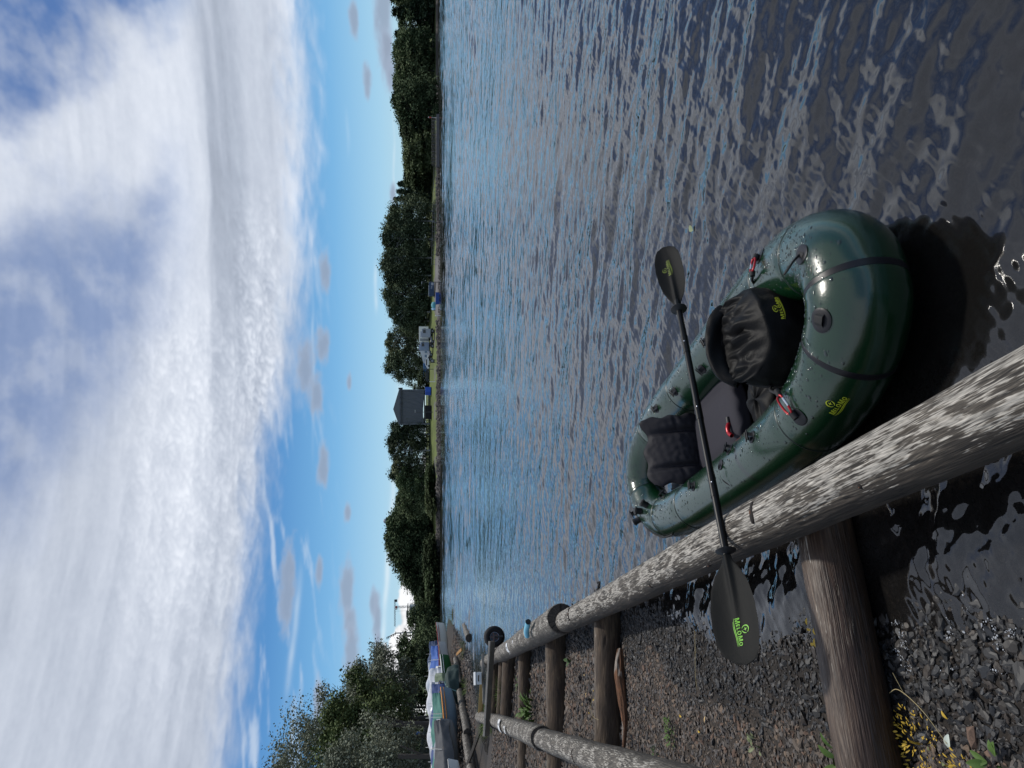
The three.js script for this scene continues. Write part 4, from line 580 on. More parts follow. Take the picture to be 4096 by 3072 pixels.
{ const t = thing('tipping_trailer', 'blue tipping trailer on the gravel apron across the water', 'trailer', [22.3, farGround(22.3, -186), -186], 0); const s = new THREE.Shape(); s.moveTo(-1.4, 0.5); s.lineTo(1.1, 0.5); s.lineTo(1.45, 0.8); s.lineTo(1.45, 1.55); s.lineTo(-1.5, 1.55); s.closePath(); obj('skip', new THREE.ExtrudeGeometry(s, { depth: 1.8, bevelEnabled: true, bevelSize: 0.03, bevelThickness: 0.03, bevelSegments: 1 }).translate(0, 0, -0.9), paint(28, 66, 140), t); for (const y of [0.85, 1.2]) obj('rib', box(2.9, 0.07, 0.05, 0, y, 0.96), paint(50, 95, 175), t); wheelSet(t, [[-0.4, 0.35, 0.8], [0.5, 0.35, 0.8], [-0.4, 0.35, -0.8], [0.5, 0.35, -0.8]], 0.35); }
{ const t = thing('camping_tent', 'small teal and pale blue tent by the birches', 'tent', [21.9, farGround(21.9, -200), -200], 0); obj('canvas', sheet(12, 10, (u, v) => { const a = v * Math.PI; return [mix(-1.2, 1.0, u), Math.sin(a) * (0.55 + 0.65 * Math.sin(u * 2.6)), Math.cos(a) * 1.0]; }), paint(70, 140, 150, 0.7), t); obj('porch', sheet(6, 8, (u, v) => { const a = v * Math.PI; return [mix(-1.25, -0.75, u), Math.sin(a) * (0.9 + 0.3 * u) * 1.02, Math.cos(a) * 1.02]; }), paint(140, 175, 200, 0.7), t); }
function car(x, z, label, mat, turn = 0) { const t = thing('parked_car', label, 'car', [x, farGround(x, z), z], turn, 'cars on the far shore'), s = new THREE.Shape(); s.moveTo(-1.9, 0.25); s.lineTo(1.9, 0.25); s.lineTo(1.95, 0.62); s.lineTo(1.2, 0.78); s.lineTo(0.6, 1.22); s.lineTo(-0.9, 1.25); s.lineTo(-1.6, 0.85); s.lineTo(-1.95, 0.75); s.closePath(); obj('body', new THREE.ExtrudeGeometry(s, { depth: 1.5, bevelEnabled: true, bevelSize: 0.06, bevelThickness: 0.08, bevelSegments: 2 }).translate(0, 0, -0.75), mat, t); for (const d of [-1, 1]) { const w = new THREE.Shape(); w.moveTo(-1.25, 0.85); w.lineTo(0.95, 0.82); w.lineTo(0.52, 1.17); w.lineTo(-0.85, 1.19); obj('side_window', new THREE.ShapeGeometry(w).translate(0, 0, d * 0.845), glassy, t); } wheelSet(t, [[-1.2, 0.3, 0.72], [1.2, 0.3, 0.72], [-1.2, 0.3, -0.72], [1.2, 0.3, -0.72]], 0.3); return t; }
car(6.5, -210, 'white car parked in front of the marquee', paint(225, 226, 228, 0.3)); car(2.4, -210, 'black car parked left of the white car', paint(16, 17, 19, 0.25));
{ // the grey stage hall
  const x = -6.6, z = -206, g = farGround(x, z), t = thing('stage_hall', 'big grey covered stage with a pointed roof across the water', 'stage', [x, g, z], 0), H = 11.3 - g, R = 13.2 - g;
  obj('curtain', sheet(90, 30, (u, v) => { const y = mix(1.7, H, v), a = u * 9.6 - 4.8, pull = (1 - v) * (1 - v); return [a, y + 0.15 * Math.sin(u * 5) * pull, 0.12 * noise2(u * 16 + 2 * pull, v * 2.5) + 0.05 * noise2(u * 60, v * 4)]; }), canvasGrey, t);
  obj('curtain_side', sheet(20, 8, (u, v) => [-4.8 + 0.1 * noise2(u * 9, v * 3), mix(1.7, H, v), -u * 7]), canvasGrey, t); obj('curtain_side', sheet(20, 8, (u, v) => [4.8 + 0.1 * noise2(u * 9, v * 3), mix(1.7, H, v), -u * 7]), canvasGrey, t);
  const s = new THREE.Shape(); s.moveTo(-5.0, H); s.lineTo(5.0, H); s.lineTo(5.0, H + 0.25); s.lineTo(-0.6, R); s.lineTo(-5.0, H + 0.35); s.closePath(); obj('roof', new THREE.ExtrudeGeometry(s, { depth: 7.2, bevelEnabled: false }).translate(0, 0, -7.1), paint(98, 102, 106, 0.7), t);
  obj('truss_beam', box(10.1, 0.28, 0.28, 0, H - 0.35, 0.2), paint(70, 72, 75), t); for (const q of [-4.9, 4.9]) obj('truss_post', box(0.3, H, 0.3, q, H / 2, 0.1), galv, t); obj('stage_floor', box(9.6, 0.25, 7, 0, 1.5, -3.5), dark, t); obj('loudspeaker', box(0.5, 1.2, 0.5, 5.3, H - 0.2, 0), dark, t);
}
{ const x = -7.9, z = -199.5, t = thing('stage_box', 'black cloth covered box in front of the grey stage', 'box', [x, farGround(x, z), z], 0); obj('drape', sheet(40, 6, (u, v) => [mix(-1.9, 1.9, u), mix(0.1, 1.75, v), 0.06 * Math.sin(u * 50) * (1 - v)]), paint(17, 17, 22, 0.85), t); obj('top', box(3.8, 0.08, 1.9, 0, 1.78, -0.95), dark, t); for (const s of [-1, 1]) obj('side_drape', box(0.05, 1.65, 1.85, s * 1.88, 0.92, -0.95), paint(17, 17, 22, 0.85), t); }
{ const x = -4.0, z = -204, t = thing('barrier', 'low steel crowd barrier under the grey stage', 'barrier', [x, farGround(x, z), z], 0); for (const y of [0.35, 1.0]) obj('rail', bar([-1.7, y, 0], [1.7, y, 0], 0.05, 6), galv, t); for (let i = 0; i < 9; i++) obj('upright', bar([-1.7 + i * 0.425, 0.1, 0], [-1.7 + i * 0.425, 1.0, 0], 0.03, 5), galv, t); }
{ const x = 6.15, z = -192, t = thing('notice_box', 'dark notice board with white print on the far lawn', 'sign', [x, farGround(x, z), z], 0); obj('board', rbox(0.95, 1.1, 0.25, 0.04, 0, 0.85, 0), paint(34, 36, 42), t); for (const y of [1.15, 1.0, 0.85, 0.7]) obj('print', box(0.5 + 0.15 * Math.sin(y * 9), 0.07, 0.02, 0.05, y, 0.14), paint(190, 190, 195), t); for (const s of [-1, 1]) obj('leg', box(0.08, 0.35, 0.08, s * 0.35, 0.16, 0), dark, t); }
const lampPost = (x, z, h, label, arm) => { const t = thing('lamp_post', label, 'lamp post', [x, farGround(x, z) - 0.05, z], 0, 'lamp posts on the far shore'); obj('pole', bar([0, 0, 0], [0, h, 0], 0.09, 8, 0.05), paint(60, 62, 64), t); obj('lantern', rbox(0.16, 0.12, 0.7, 0.03, 0, h, 0.25).rotateY(arm), paint(200, 202, 200), t); };
lampPost(27.1, -190, 5.1, 'lamp post beside the lettered container', -1.6); lampPost(4.1, -198, 4.8, 'lamp post left of the notice board', 1.5); lampPost(-7.7, -196, 4.9, 'lamp post in front of the black stage box', 1.5);
for (const [x, z, label] of [[17.8, -186, 'white bollard post right of the grey truck'], [0.6, -190, 'white bollard post near the small shrub']]) { const t = thing('marker_post', label, 'post', [x, farGround(x, z) - 0.05, z], 0, 'white posts on the far lawn'); obj('shaft', bar([0, 0, 0], [0, 1.5, 0], 0.09, 8), white, t); obj('cap', new THREE.ConeGeometry(0.1, 0.1, 8).translate(0, 1.54, 0), white, t); }
{ // the mole with its railing
  const t = thing('mole', 'low concrete mole running out into the lake', 'mole', [75.5, 0, -222], Math.atan2(0.02, 1)); for (let i = 0; i < 8; i++) obj('wall_block', rbox(2.02, 1.3, 3.2, 0.03, -7.2 + i * 2.06, 0.15, -0.8), std(srgb(96, 95, 96), 0.9), t);
  const fence = (name, label, P, n, h) => { const f = thing(name, label, 'railing', P[0], 0, 'railings on the far shore'); const d = P[1].map((v, k) => v - P[0][k]); for (let i = 0; i <= n; i++) { const q = d.map((v) => v * i / n); obj('post', bar(q, [q[0], q[1] + h, q[2]], 0.045, 5), galv, f); } for (const y of [h, h * 0.55, h * 0.15]) obj('rail', bar([0, y, 0], [d[0], d[1] + y, d[2]], 0.035, 5), galv, f); };
  fence('railing', 'steel railing along the top of the mole', [[68, 0.8, -222], [83, 0.8, -222.5]], 14, 1.35); fence('railing', 'steel railing along the bank under the birches', [[34, farGround(34, -203), -203], [67.5, farGround(67.5, -222) + 0.2, -222]], 22, 1.35);
  const b = thing('beacon', 'small red topped beacon at the end of the mole', 'beacon', [83.0, 0.75, -222.5], 0); obj('pole', bar([0, 0, 0], [0, 1.7, 0], 0.06, 8), white, b); obj('lamp', new THREE.CylinderGeometry(0.16, 0.16, 0.75, 10).translate(0, 2.0, 0), paint(200, 60, 50), b); obj('lamp_top', new THREE.CylinderGeometry(0.17, 0.17, 0.25, 10).translate(0, 2.5, 0), white, b);
}
{ // floodlight mast, town buildings and crane far behind
  const t = thing('floodlight_mast', 'tall floodlight mast with a slanted row of lamps', 'mast', [-104, 5, -300], 0); obj('pole', bar([0, 0, 0], [0, 12.6, 0], 0.34, 10, 0.2), paint(105, 112, 125), t); obj('head_frame', bar([0, 12.3, 0], [-1.7, 16.2, 0], 0.14, 6), dark, t); for (let i = 0; i < 6; i++) obj('floodlight', rbox(0.6, 0.34, 0.5, 0.03, -0.55 - i * 0.29, 12.7 + i * 0.66, 0.1), dark, t); obj('platform', box(0.9, 0.2, 0.8, 0.1, 12.4, 0), dark, t);
  const block = (x, z, y0, w, h, d, label, wall, nx, ny, extra) => { const b = thing('apartment_block', label, 'building', [x, y0, z], 0, 'town buildings behind the trees'); obj('wall', box(w, h, d, 0, h / 2, 0), wall, b); obj('roof', box(w + 0.6, 0.5, d + 0.6, 0, h + 0.25, 0), dark, b); for (let i = 0; i < nx; i++) for (let j = 0; j < ny; j++) obj('window', box(w / nx * 0.6, 1.3, 0.12, (i + 0.5) * w / nx - w / 2, 1.4 + (j + 0.2) * (h - 1) / ny, d / 2), glassy, b); if (extra) extra(b); };
  block(-224.5, -780, 6, 14, 16.5, 12, 'pale flat roofed block right of the crane', paint(150, 150, 152), 5, 5, (b) => { obj('penthouse', box(6, 2.4, 6, -2, 18, 0), paint(130, 130, 134), b); });
  block(-216.5, -600, 5, 6, 12.5, 9, 'narrow pale block left of the floodlight mast', paint(165, 166, 168), 3, 4); block(-209, -610, 5, 7, 11, 9, 'grey block under the floodlight mast', paint(120, 122, 126), 4, 4);
  const sc = thing('scaffolded_building', 'half built block wrapped in dark scaffolding under the crane', 'building', [-253.4, 6, -792], 0); obj('core', box(16.5, 22, 10, 0, 11, -1), paint(150, 158, 170, 0.6), sc); for (let i = 0; i <= 11; i++) obj('upright', box(0.28, 24, 0.28, -9 + i * 18 / 11, 12, 5.2), dark, sc); for (let j = 0; j <= 11; j++) obj('deck', box(18.2, 0.26, 1.0, 0, 1.5 + j * 2.05, 5.0), dark, sc); obj('roof_frame', [box(18.5, 0.7, 12, 0, 24.2, -1), box(6, 1.6, 6, -1, 25, -1)], dark, sc);
  const cr = thing('tower_crane', 'tower crane with a long jib over the scaffolded building', 'crane', [-249, 6, -802], 0); const lat = (a, b, w, n) => { const A = V(...a), B = V(...b), list = [], d = B.clone().sub(A), ax = Math.abs(d.y) > Math.abs(d.x) ? V(1, 0, 0) : V(0, 1, 0), az = V(0, 0, 1); for (const [p, q] of [[1, 1], [1, -1], [-1, 1], [-1, -1]]) { const o = ax.clone().multiplyScalar(p * w / 2).addScaledVector(az, q * w / 2); list.push(bar(A.clone().add(o).toArray(), B.clone().add(o).toArray(), 0.13, 4)); } for (let i = 0; i < n; i++) for (const q of [-1, 1]) { const o1 = A.clone().addScaledVector(d, i / n).addScaledVector(ax, (i % 2 ? 1 : -1) * w / 2).addScaledVector(az, q * w / 2), o2 = A.clone().addScaledVector(d, (i + 1) / n).addScaledVector(ax, (i % 2 ? -1 : 1) * w / 2).addScaledVector(az, q * w / 2); list.push(bar(o1.toArray(), o2.toArray(), 0.1, 4)); } return list; };
  const craneMat = paint(120, 126, 134); obj('mast', lat([0, 0, 0], [0, 36, 0], 1.7, 18), craneMat, cr); obj('jib', lat([-21.5, 38.8, 0], [0, 38.8, 0], 1.3, 16), craneMat, cr); obj('counter_jib', lat([0, 38.8, 0], [8.5, 38.8, 0], 1.3, 6), craneMat, cr); obj('slewing_ring', box(2.2, 2.2, 2.2, 0, 37.2, 0), paint(150, 60, 50), cr); obj('cab', box(1.6, 2, 1.6, -1.6, 37, 1.2), white, cr); obj('counterweight', box(2.4, 2.8, 1.6, 7.2, 37.6, 0), dark, cr); obj('hoist_rope', bar([-4.5, 38, 0], [-4.5, 26, 0], 0.07, 4), dark, cr);
  const wb = (x, z, w, label, y) => { const b = thing('white_building', label, 'building', [x, y, z], 0, 'low white buildings behind the left trees'); obj('wall', box(w, 3.4, 6, 0, 1.7, 0), paint(205, 205, 200), b); obj('roof', box(w + 0.4, 0.3, 6.4, 0, 3.5, 0), paint(110, 112, 114), b); for (let i = 0; i < 4; i++) obj('window', box(0.9, 0.9, 0.1, -w / 2 + (i + 0.5) * w / 4, 1.9, 3), glassy, b); }; wb(-75.5, -238, 7, 'long low white building under the crane', farGround(-75.5, -238) - 2.8); wb(-83, -240, 5, 'low white building under the floodlight mast', farGround(-83, -240) - 2.8);
  const gr = thing('grandstand', 'stand with a reddish brown roof edge below the floodlights', 'building', [-104, 3, -310], 0); obj('roof', rbox(14, 1.0, 7, 0.08, 0, 5.5, 0), paint(120, 78, 60), gr); obj('wall', box(13, 5, 5, 0, 2.5, -0.5), paint(175, 172, 168), gr); for (let i = 0; i < 6; i++) obj('railing_post', box(0.12, 1.6, 0.12, -5.5 + i * 2.2, 6.8, 2), dark, gr); obj('rail', box(12, 0.12, 0.12, 0, 7.6, 2), dark, gr);
  const tw = thing('lookout_tower', 'distant slim tower top above the left trees', 'tower', [-133.3, 8, -700], 0); obj('shaft', bar([0, 0, 0], [0, 38.5, 0], 3.0, 14, 2.6), paint(120, 128, 138), tw); obj('gallery', new THREE.CylinderGeometry(3.9, 3.4, 2.4, 18).translate(0, 38.6, 0), paint(100, 108, 118), tw); obj('dome', new THREE.SphereGeometry(2.6, 16, 8, 0, 6.3, 0, 1.57).translate(0, 39.8, 0), paint(120, 128, 138), tw);
}

// ---------------------------------------------------------------- the near left bank: trees, covered boats on their log rails
{
  const willow = leafy(0.21, 0.225, 0.165), green = leafy(0.115, 0.145, 0.060), deep = leafy(0.075, 0.10, 0.05);
  const list = [['willow_tree', 'tall silvery willow reaching past the left edge', 101, 'w', 12.8, 8.5, 76000, 0.19, willow, -36.5, -65], ['willow_tree', 'silvery willow sloping down towards the water behind the boats', 102, 'w', 8.4, 5.6, 60000, 0.20, willow, -32.6, -72], ['lime_tree', 'dark green tree between the two silvery willows', 103, 'b', 8.6, 4.4, 46000, 0.19, green, -28.6, -58], ['willow_tree', 'low silvery willow in front on the left', 104, 'w', 7.4, 3.8, 40000, 0.14, willow, -25.9, -47], ['alder_tree', 'dark tree at the right end of the left bank grove', 105, 'o', 6.0, 4.0, 12000, 0.24, deep, -35.5, -92], ['alder_tree', 'dark bushy tree beyond the blue boat', 106, 'b', 5.0, 4.6, 12000, 0.26, deep, -43.5, -112], ['alder_tree', 'low dark tree behind the white covered boat', 107, 'b', 3.6, 4.2, 12000, 0.26, deep, -38.5, -98], ['alder_tree', 'dark shrubby tree behind the two people', 108, 'b', 4.6, 4.4, 14000, 0.24, deep, -52, -100], ['alder_tree', 'dark tree straight behind the person in purple', 109, 'b', 6.2, 5.2, 14000, 0.28, deep, -49, -106], ['alder_tree', 'dark tree left of the person in blue', 110, 'b', 6.4, 5.4, 14000, 0.28, deep, -57.5, -108], ['alder_tree', 'dark low tree right of the person in purple', 111, 'b', 5.6, 5.0, 14000, 0.28, deep, -43.5, -108]];
  for (const [name, label, seed, k, H, R, n, leaf, mat, x, z] of list) { const t = treeProto(seed, k, H, R, n, leaf, mat, barkMat, 0.5); t.name = numbered(name); t.position.set(x, groundAt(x, z), z); tag(t, label, 'tree', 'trees of the left bank'); scene.add(t); }
  for (const [x, z, h, lean, label] of [[-26.2, -55, 5, 0.3, 'slim bare trunk behind the silver covered boat'], [-28, -60, 5.5, -0.2, 'dark trunk left of the slim one'], [-22.9, -44, 3.2, 0.1, 'thick dark trunk below the low willow']]) { const t = thing('tree_trunk', label, 'trunk', [x, groundAt(x, z) - 0.1, z], 0, 'bare trunks on the left bank'); obj('stem', tube([[0, 0, 0], [lean * 0.4, h * 0.4, 0.1], [lean, h, 0]], h * 0.045, 12, 10), barkMat, t); obj('limb', bar([lean * 0.5, h * 0.5, 0], [lean + 0.8, h * 0.95, 0.3], 0.07, 6, 0.04), barkMat, t); }
}
// a rowing boat keel down on the rails, with or without a cover; x from stern (inland) to bow (water)
const cloth = (r, g, b, rough = 0.75, extra = {}) => phys(srgb(r, g, b), rough, { bumpMap: ripstop, bumpScale: 0.01, ...extra });
function boat(o) {
  const { s, d, L = 4.8, W = 1.5, H = 0.62, label } = o, [x, z] = shore(s, d), t = thing('rowing_boat', label, 'boat', [x, ground(s, Math.max(d - 1, 0.3)) + (o.up ?? 0.26), z], Math.atan2(-SN[1], -SN[0]) * -1 + (o.turn || 0), 'boats drawn up on the left bank');
  const half = (u) => W / 2 * Math.pow(Math.max(0, 1 - Math.pow(clamp((u - 0.38) / 0.62), 2.3)), 0.75) * mix(0.72, 1, smooth(0, 0.35, u)), sheer = (u) => H * (0.92 + 0.34 * Math.pow(Math.max(0, u - 0.35) / 0.65, 2) + 0.05 * (1 - u)), keel = (u) => 0.05 + 0.42 * H * Math.pow(Math.max(0, u - 0.72) / 0.28, 2);
  const X = (u) => (u - 0.5) * L;
  obj('hull', sheet(40, 28, (u, v) => { const a = v * 2 - 1, k = Math.abs(a), y = mix(keel(u), sheer(u), Math.pow(k, 1.5)), w = half(u) * Math.pow(k, 0.6); return [X(u) + 0.12 * (y / H) * u, y, Math.sign(a) * w]; }), o.hull || white, t);
  for (const q of [-1, 1]) obj('gunwale', tube(Array.from({ length: 13 }, (_, i) => { const u = i / 12; return [X(u) + 0.12 * u, sheer(u), q * half(u)]; }), 0.03, 36, 6), o.trim || paint(120, 100, 75), t);
  if (o.stripe) for (const q of [-1, 1]) obj('rubbing_strake', tube(Array.from({ length: 13 }, (_, i) => { const u = i / 12; return [X(u) + 0.11 * u, sheer(u) - 0.12, q * (half(u) * 0.97 + 0.012)]; }), 0.022, 36, 6), o.stripe, t);
  obj('transom', sheet(6, 10, (u, v) => { const a = v * 2 - 1; return [X(0), mix(keel(0), sheer(0), u * Math.pow(1, 1)), a * half(0) * Math.pow(Math.max(u, 0.05), 0.6)]; }), o.hull || white, t);
  if (o.tarp) {
    const R = o.ridge ?? 0.45, drop = o.drop ?? 0.28, u0 = o.from ?? -0.02, u1 = o.to ?? 0.99, sd0 = s * 7;
    obj('cover', sheet(90, 40, (u, v) => { const q = mix(u0, u1, u), uc = clamp(q, 0, 0.985), a = v * 2 - 1, k = Math.abs(a), w = half(uc) + 0.05, tri = 0.72; const ridge = R * Math.pow(Math.sin(Math.PI * clamp(0.08 + 0.86 * u)), 0.35) * (0.9 + 0.1 * Math.cos(u * 19)); let y, zz;
      if (k < tri) { const f = k / tri; zz = w * f; y = sheer(uc) + 0.03 + ridge * (1 - Math.pow(f, 1.15)) - 0.05 * Math.sin(f * 3.14) * (0.6 + 0.4 * Math.cos(u * 30 + sd0)); } else { const f = (k - tri) / (1 - tri); zz = w + 0.03 * f + 0.035 * Math.sin(u * 34 + sd0 + Math.sign(a)) * f; y = sheer(uc) + 0.03 - drop * f * (0.85 + 0.3 * noise2(u * 6, sd0)); }
      const n = 0.022 * noise3(u * 12 + sd0, k * 4, a) + 0.012 * noise3(u * 30, a * 6, sd0); return [X(q) + 0.12 * q + n, y + n, Math.sign(a) * zz + n]; }), o.tarp, t);
    for (const q of [0.22, 0.5, 0.78]) { const pts = []; for (let i = 0; i <= 8; i++) { const a = i / 4 - 1, k = Math.abs(a); pts.push([X(q) + 0.1, sheer(q) + 0.07 + R * (1 - Math.pow(k, 1.1)), Math.sign(a) * k * (half(q) + 0.07)]); } obj('tie_cord', tube(pts, 0.008, 20, 5), paint(190, 190, 185), t); }
  } else for (const q of [0.22, 0.48, 0.74]) obj('thwart', rbox(0.22, 0.04, half(q) * 1.9, 0.01, X(q), sheer(q) - 0.14, 0), o.inside || paint(140, 115, 80), t);
  if (o.motor) { const m = obj('outboard_motor', rbox(0.34, 0.30, 0.24, 0.06, X(0) - 0.18, sheer(0) + 0.28, 0), paint(215, 217, 218, 0.4), t); obj('motor_leg', box(0.12, 0.7, 0.1, X(0) - 0.16, sheer(0) - 0.18, 0), dark, m); }
  return t;
}
boat({ s: 28.7, d: 5.3, L: 4.2, up: 0.16, H: 0.5, hull: white, trim: paint(150, 150, 148), label: 'white open boat nearest the left edge' });
boat({ s: 31.0, d: 4.3, tarp: cloth(78, 79, 81), hull: paint(120, 122, 124), ridge: 0.42, drop: 0.45, label: 'boat under a dark grey tarpaulin, nearest of the covered ones' });
boat({ s: 33.4, d: 3.1, tarp: cloth(140, 146, 154), to: 0.74, ridge: 0.5, hull: paint(120, 140, 155), trim: paint(205, 135, 60), stripe: paint(205, 135, 60), inside: paint(215, 150, 60), label: 'grey blue boat with orange gunwale behind the dark grey one' });
boat({ s: 35.4, d: 3.3, tarp: cloth(70, 122, 110), ridge: 0.55, drop: 0.3, hull: paint(60, 90, 80), label: 'boat under a sea green tarpaulin' });
boat({ s: 37.3, d: 2.9, tarp: cloth(58, 76, 122), ridge: 0.62, drop: 0.34, hull: paint(60, 62, 66), motor: true, label: 'boat under a deep blue tarpaulin with a white outboard' });
boat({ s: 39.4, d: 2.8, tarp: cloth(158, 162, 170, 0.42, { metalness: 0.25 }), ridge: 0.66, drop: 0.3, hull: paint(160, 162, 160), label: 'boat under a crinkled silver cover' });
boat({ s: 41.6, d: 1.4, tarp: cloth(92, 108, 84), ridge: 0.62, drop: 0.36, to: 0.8, hull: paint(22, 84, 42), trim: white, stripe: white, label: 'green boat with white stripes under an olive cover' });
boat({ s: 44.2, d: 2.3, tarp: cloth(206, 206, 210), ridge: 0.85, drop: 0.5, L: 5.4, W: 1.7, hull: paint(170, 170, 170), label: 'boat under a large white peaked cover' });
boat({ s: 47.6, d: 0.4, tarp: cloth(196, 196, 192), ridge: 0.5, drop: 0.3, to: 0.7, hull: paint(190, 190, 188), label: 'boat under a crumpled pale grey cover behind the green one' });
boat({ s: 51.5, d: -1.0, L: 5.0, hull: paint(222, 220, 210), trim: paint(120, 20, 30), stripe: paint(130, 22, 34), H: 0.7, label: 'white and dark red boat at the water' });
boat({ s: 55.5, d: 0.2, tarp: cloth(66, 104, 176), ridge: 0.7, drop: 0.3, hull: white, label: 'boat under a bright blue cover far along the bank' });
boat({ s: 59.5, d: 1.2, tarp: cloth(205, 210, 216), ridge: 0.95, drop: 0.4, hull: white, label: 'white covered boat beyond the bright blue one' });
boat({ s: 64, d: -0.6, tarp: cloth(60, 78, 110), ridge: 0.8, drop: 0.4, hull: paint(80, 90, 105), label: 'farthest covered boat, slate blue' });
{ const [x, z] = shore(36.0, 0.5), t = thing('tarpaulin_bundle', 'bottle green tarpaulin tied over a boat bow', 'tarpaulin', [x, ground(36, 0.5) + 0.28, z], 0.5); obj('cloth', sheet(40, 30, (u, v) => { const a = u * 6.2831853, t2 = v * 1.5708, n = 1 + 0.14 * noise3(Math.cos(a) * 2.5, Math.sin(a) * 2.5, v * 3) + 0.05 * Math.sin(a * 9) * (1 - v), r = Math.pow(Math.max(0, Math.cos(t2)), 0.4); return [Math.cos(a) * r * 0.85 * n, Math.sin(t2) * 0.62 * n, Math.sin(a) * r * 0.5 * n]; }), cloth(38, 58, 56), t); obj('cord', tube([[-0.35, 0.1, 0.52], [-0.15, 0.52, 0.35], [0.15, 0.66, 0], [0.35, 0.3, -0.42]], 0.012, 20, 5), paint(120, 170, 170), t); }
for (const [a, b, label, seed] of [[[23.6, 3.7], [29.6, 2.35], 'rail log at the left edge before the boats', 51], [[29.2, 2.25], [35.8, 0.75], 'rail log under the bow of the dark grey boat', 53], [[36.0, 0.65], [43.5, -0.9], 'rail log under the bows of the blue and silver boats', 55]]) log('bank_rail_log', label, sd(...a, ground(...a) + 0.2), sd(...b, ground(...b) + 0.22), 0.17, 0.16, wood.silver, { seed, group: 'rail logs under the boats' });
log('floating_log', 'wet log lying half in the inlet, dark cut end towards us', sd(32.6, -1.4, 0.03), sd(38.5, -2.4, -0.02), 0.19, 0.15, wood.silver, { seed: 59 });
log('bank_rail_log', 'stout grey log end at the left edge of the gravel', sd(20.5, 4.6, ground(20.5, 4.6) + 0.16), sd(23.4, 3.9, ground(23.4, 3.9) + 0.16), 0.19, 0.18, wood.silver, { seed: 62, group: 'rail logs under the boats' });
{ const place = (name, label, a, b, w, h, mat) => { const A = V(...a), B = V(...b), L = A.distanceTo(B), m = A.clone().add(B).multiplyScalar(0.5), t = thing(name, label, 'plank', m.toArray(), 0, 'planks about the boat ramp'); t.quaternion.setFromUnitVectors(V(1, 0, 0), B.clone().sub(A).normalize()); const g = rbox(L, h, w, 0.006), p = g.attributes.position, uv = g.attributes.uv; for (let i = 0; i < p.count; i++) uv.setXY(i, p.getX(i) * 0.5, 0.3 + p.getZ(i) * 0.8 + p.getY(i)); obj('board', g, mat, t); for (const q of [-0.46, 0.46]) obj('nail', new THREE.CylinderGeometry(0.008, 0.008, 0.006, 8).translate(q * L, h / 2 + 0.002, 0.02), dark, t); };
  place('plank', 'long grey plank laid across both rails by the trolley', sd(13.32, -0.22, 0.505), sd(13.5, 1.45, 0.65), 0.20, 0.045, wood.plank); place('plank', 'dark leaning plank before the boats', sd(24.5, 1.9, 0.1), sd(27.4, 3.9, 0.75), 0.10, 0.08, wood.board); place('plank', 'thin dark pole across the inlet', sd(19.2, 0.0, 0.3), sd(20.6, 1.8, 0.33), 0.07, 0.06, wood.board); place('plank', 'tan board on the stones by the green boat', sd(36.2, -1.1, 0.25), sd(39.5, -1.0, 0.4), 0.14, 0.06, paint(150, 110, 60, 0.85)); place('plank', 'pale yellow board end behind the grey plank', sd(17.3, 0.45, 0.46), sd(17.6, 1.15, 0.50), 0.24, 0.10, paint(160, 135, 85, 0.85)); place('plank', 'broad pale board under the metal box', sd(16.5, -0.1, 0.485), sd(16.35, 0.95, 0.50), 0.26, 0.05, wood.plank);
  const wb = thing('metal_box', 'white metal box set on the far rails', 'box', sd(16.45, 0.42, 0.545), 0.4); obj('case', rbox(0.26, 0.13, 0.8, 0.02, 0, 0.065, 0), paint(212, 213, 212, 0.4), wb); obj('lid', rbox(0.28, 0.02, 0.82, 0.006, 0, 0.142, 0), paint(190, 192, 192, 0.4), wb); obj('handle', tube([[-0.05, 0.08, 0.40], [-0.05, 0.085, 0.44], [0.05, 0.085, 0.44], [0.05, 0.08, 0.40]], 0.012, 20, 6, true), dark, wb);
  const tr = thing('boat_trolley', 'launching trolley with one black wheel raised over the water', 'trolley', sd(13.72, -0.32, 0.42), 0.35); obj('axle', bar([0, 0, -0.12], [0, 0, 0.2], 0.018, 8), dark, tr); obj('frame', bar([0, 0, 0.12], [0, -0.16, 0.16], 0.02, 8), dark, tr); const tw = obj('tyre', new THREE.TorusGeometry(0.145, 0.068, 14, 36).scale(1, 1, 1.2), tyre, tr); obj('rim', new THREE.CylinderGeometry(0.10, 0.10, 0.05, 24).rotateX(Math.PI / 2), paint(70, 74, 82, 0.4), tw); obj('rim_ring', new THREE.TorusGeometry(0.095, 0.010, 8, 30).translate(0, 0, 0.04), paint(150, 165, 185, 0.3), tw); for (let k = 0; k < 5; k++) obj('spoke', box(0.018, 0.08, 0.02, 0, 0.045, 0.035).applyMatrix4(new THREE.Matrix4().makeRotationZ(k * 1.2566)), paint(120, 90, 80), tw); obj('hub', new THREE.CylinderGeometry(0.025, 0.025, 0.09, 12).rotateX(Math.PI / 2), steel, tw);
}
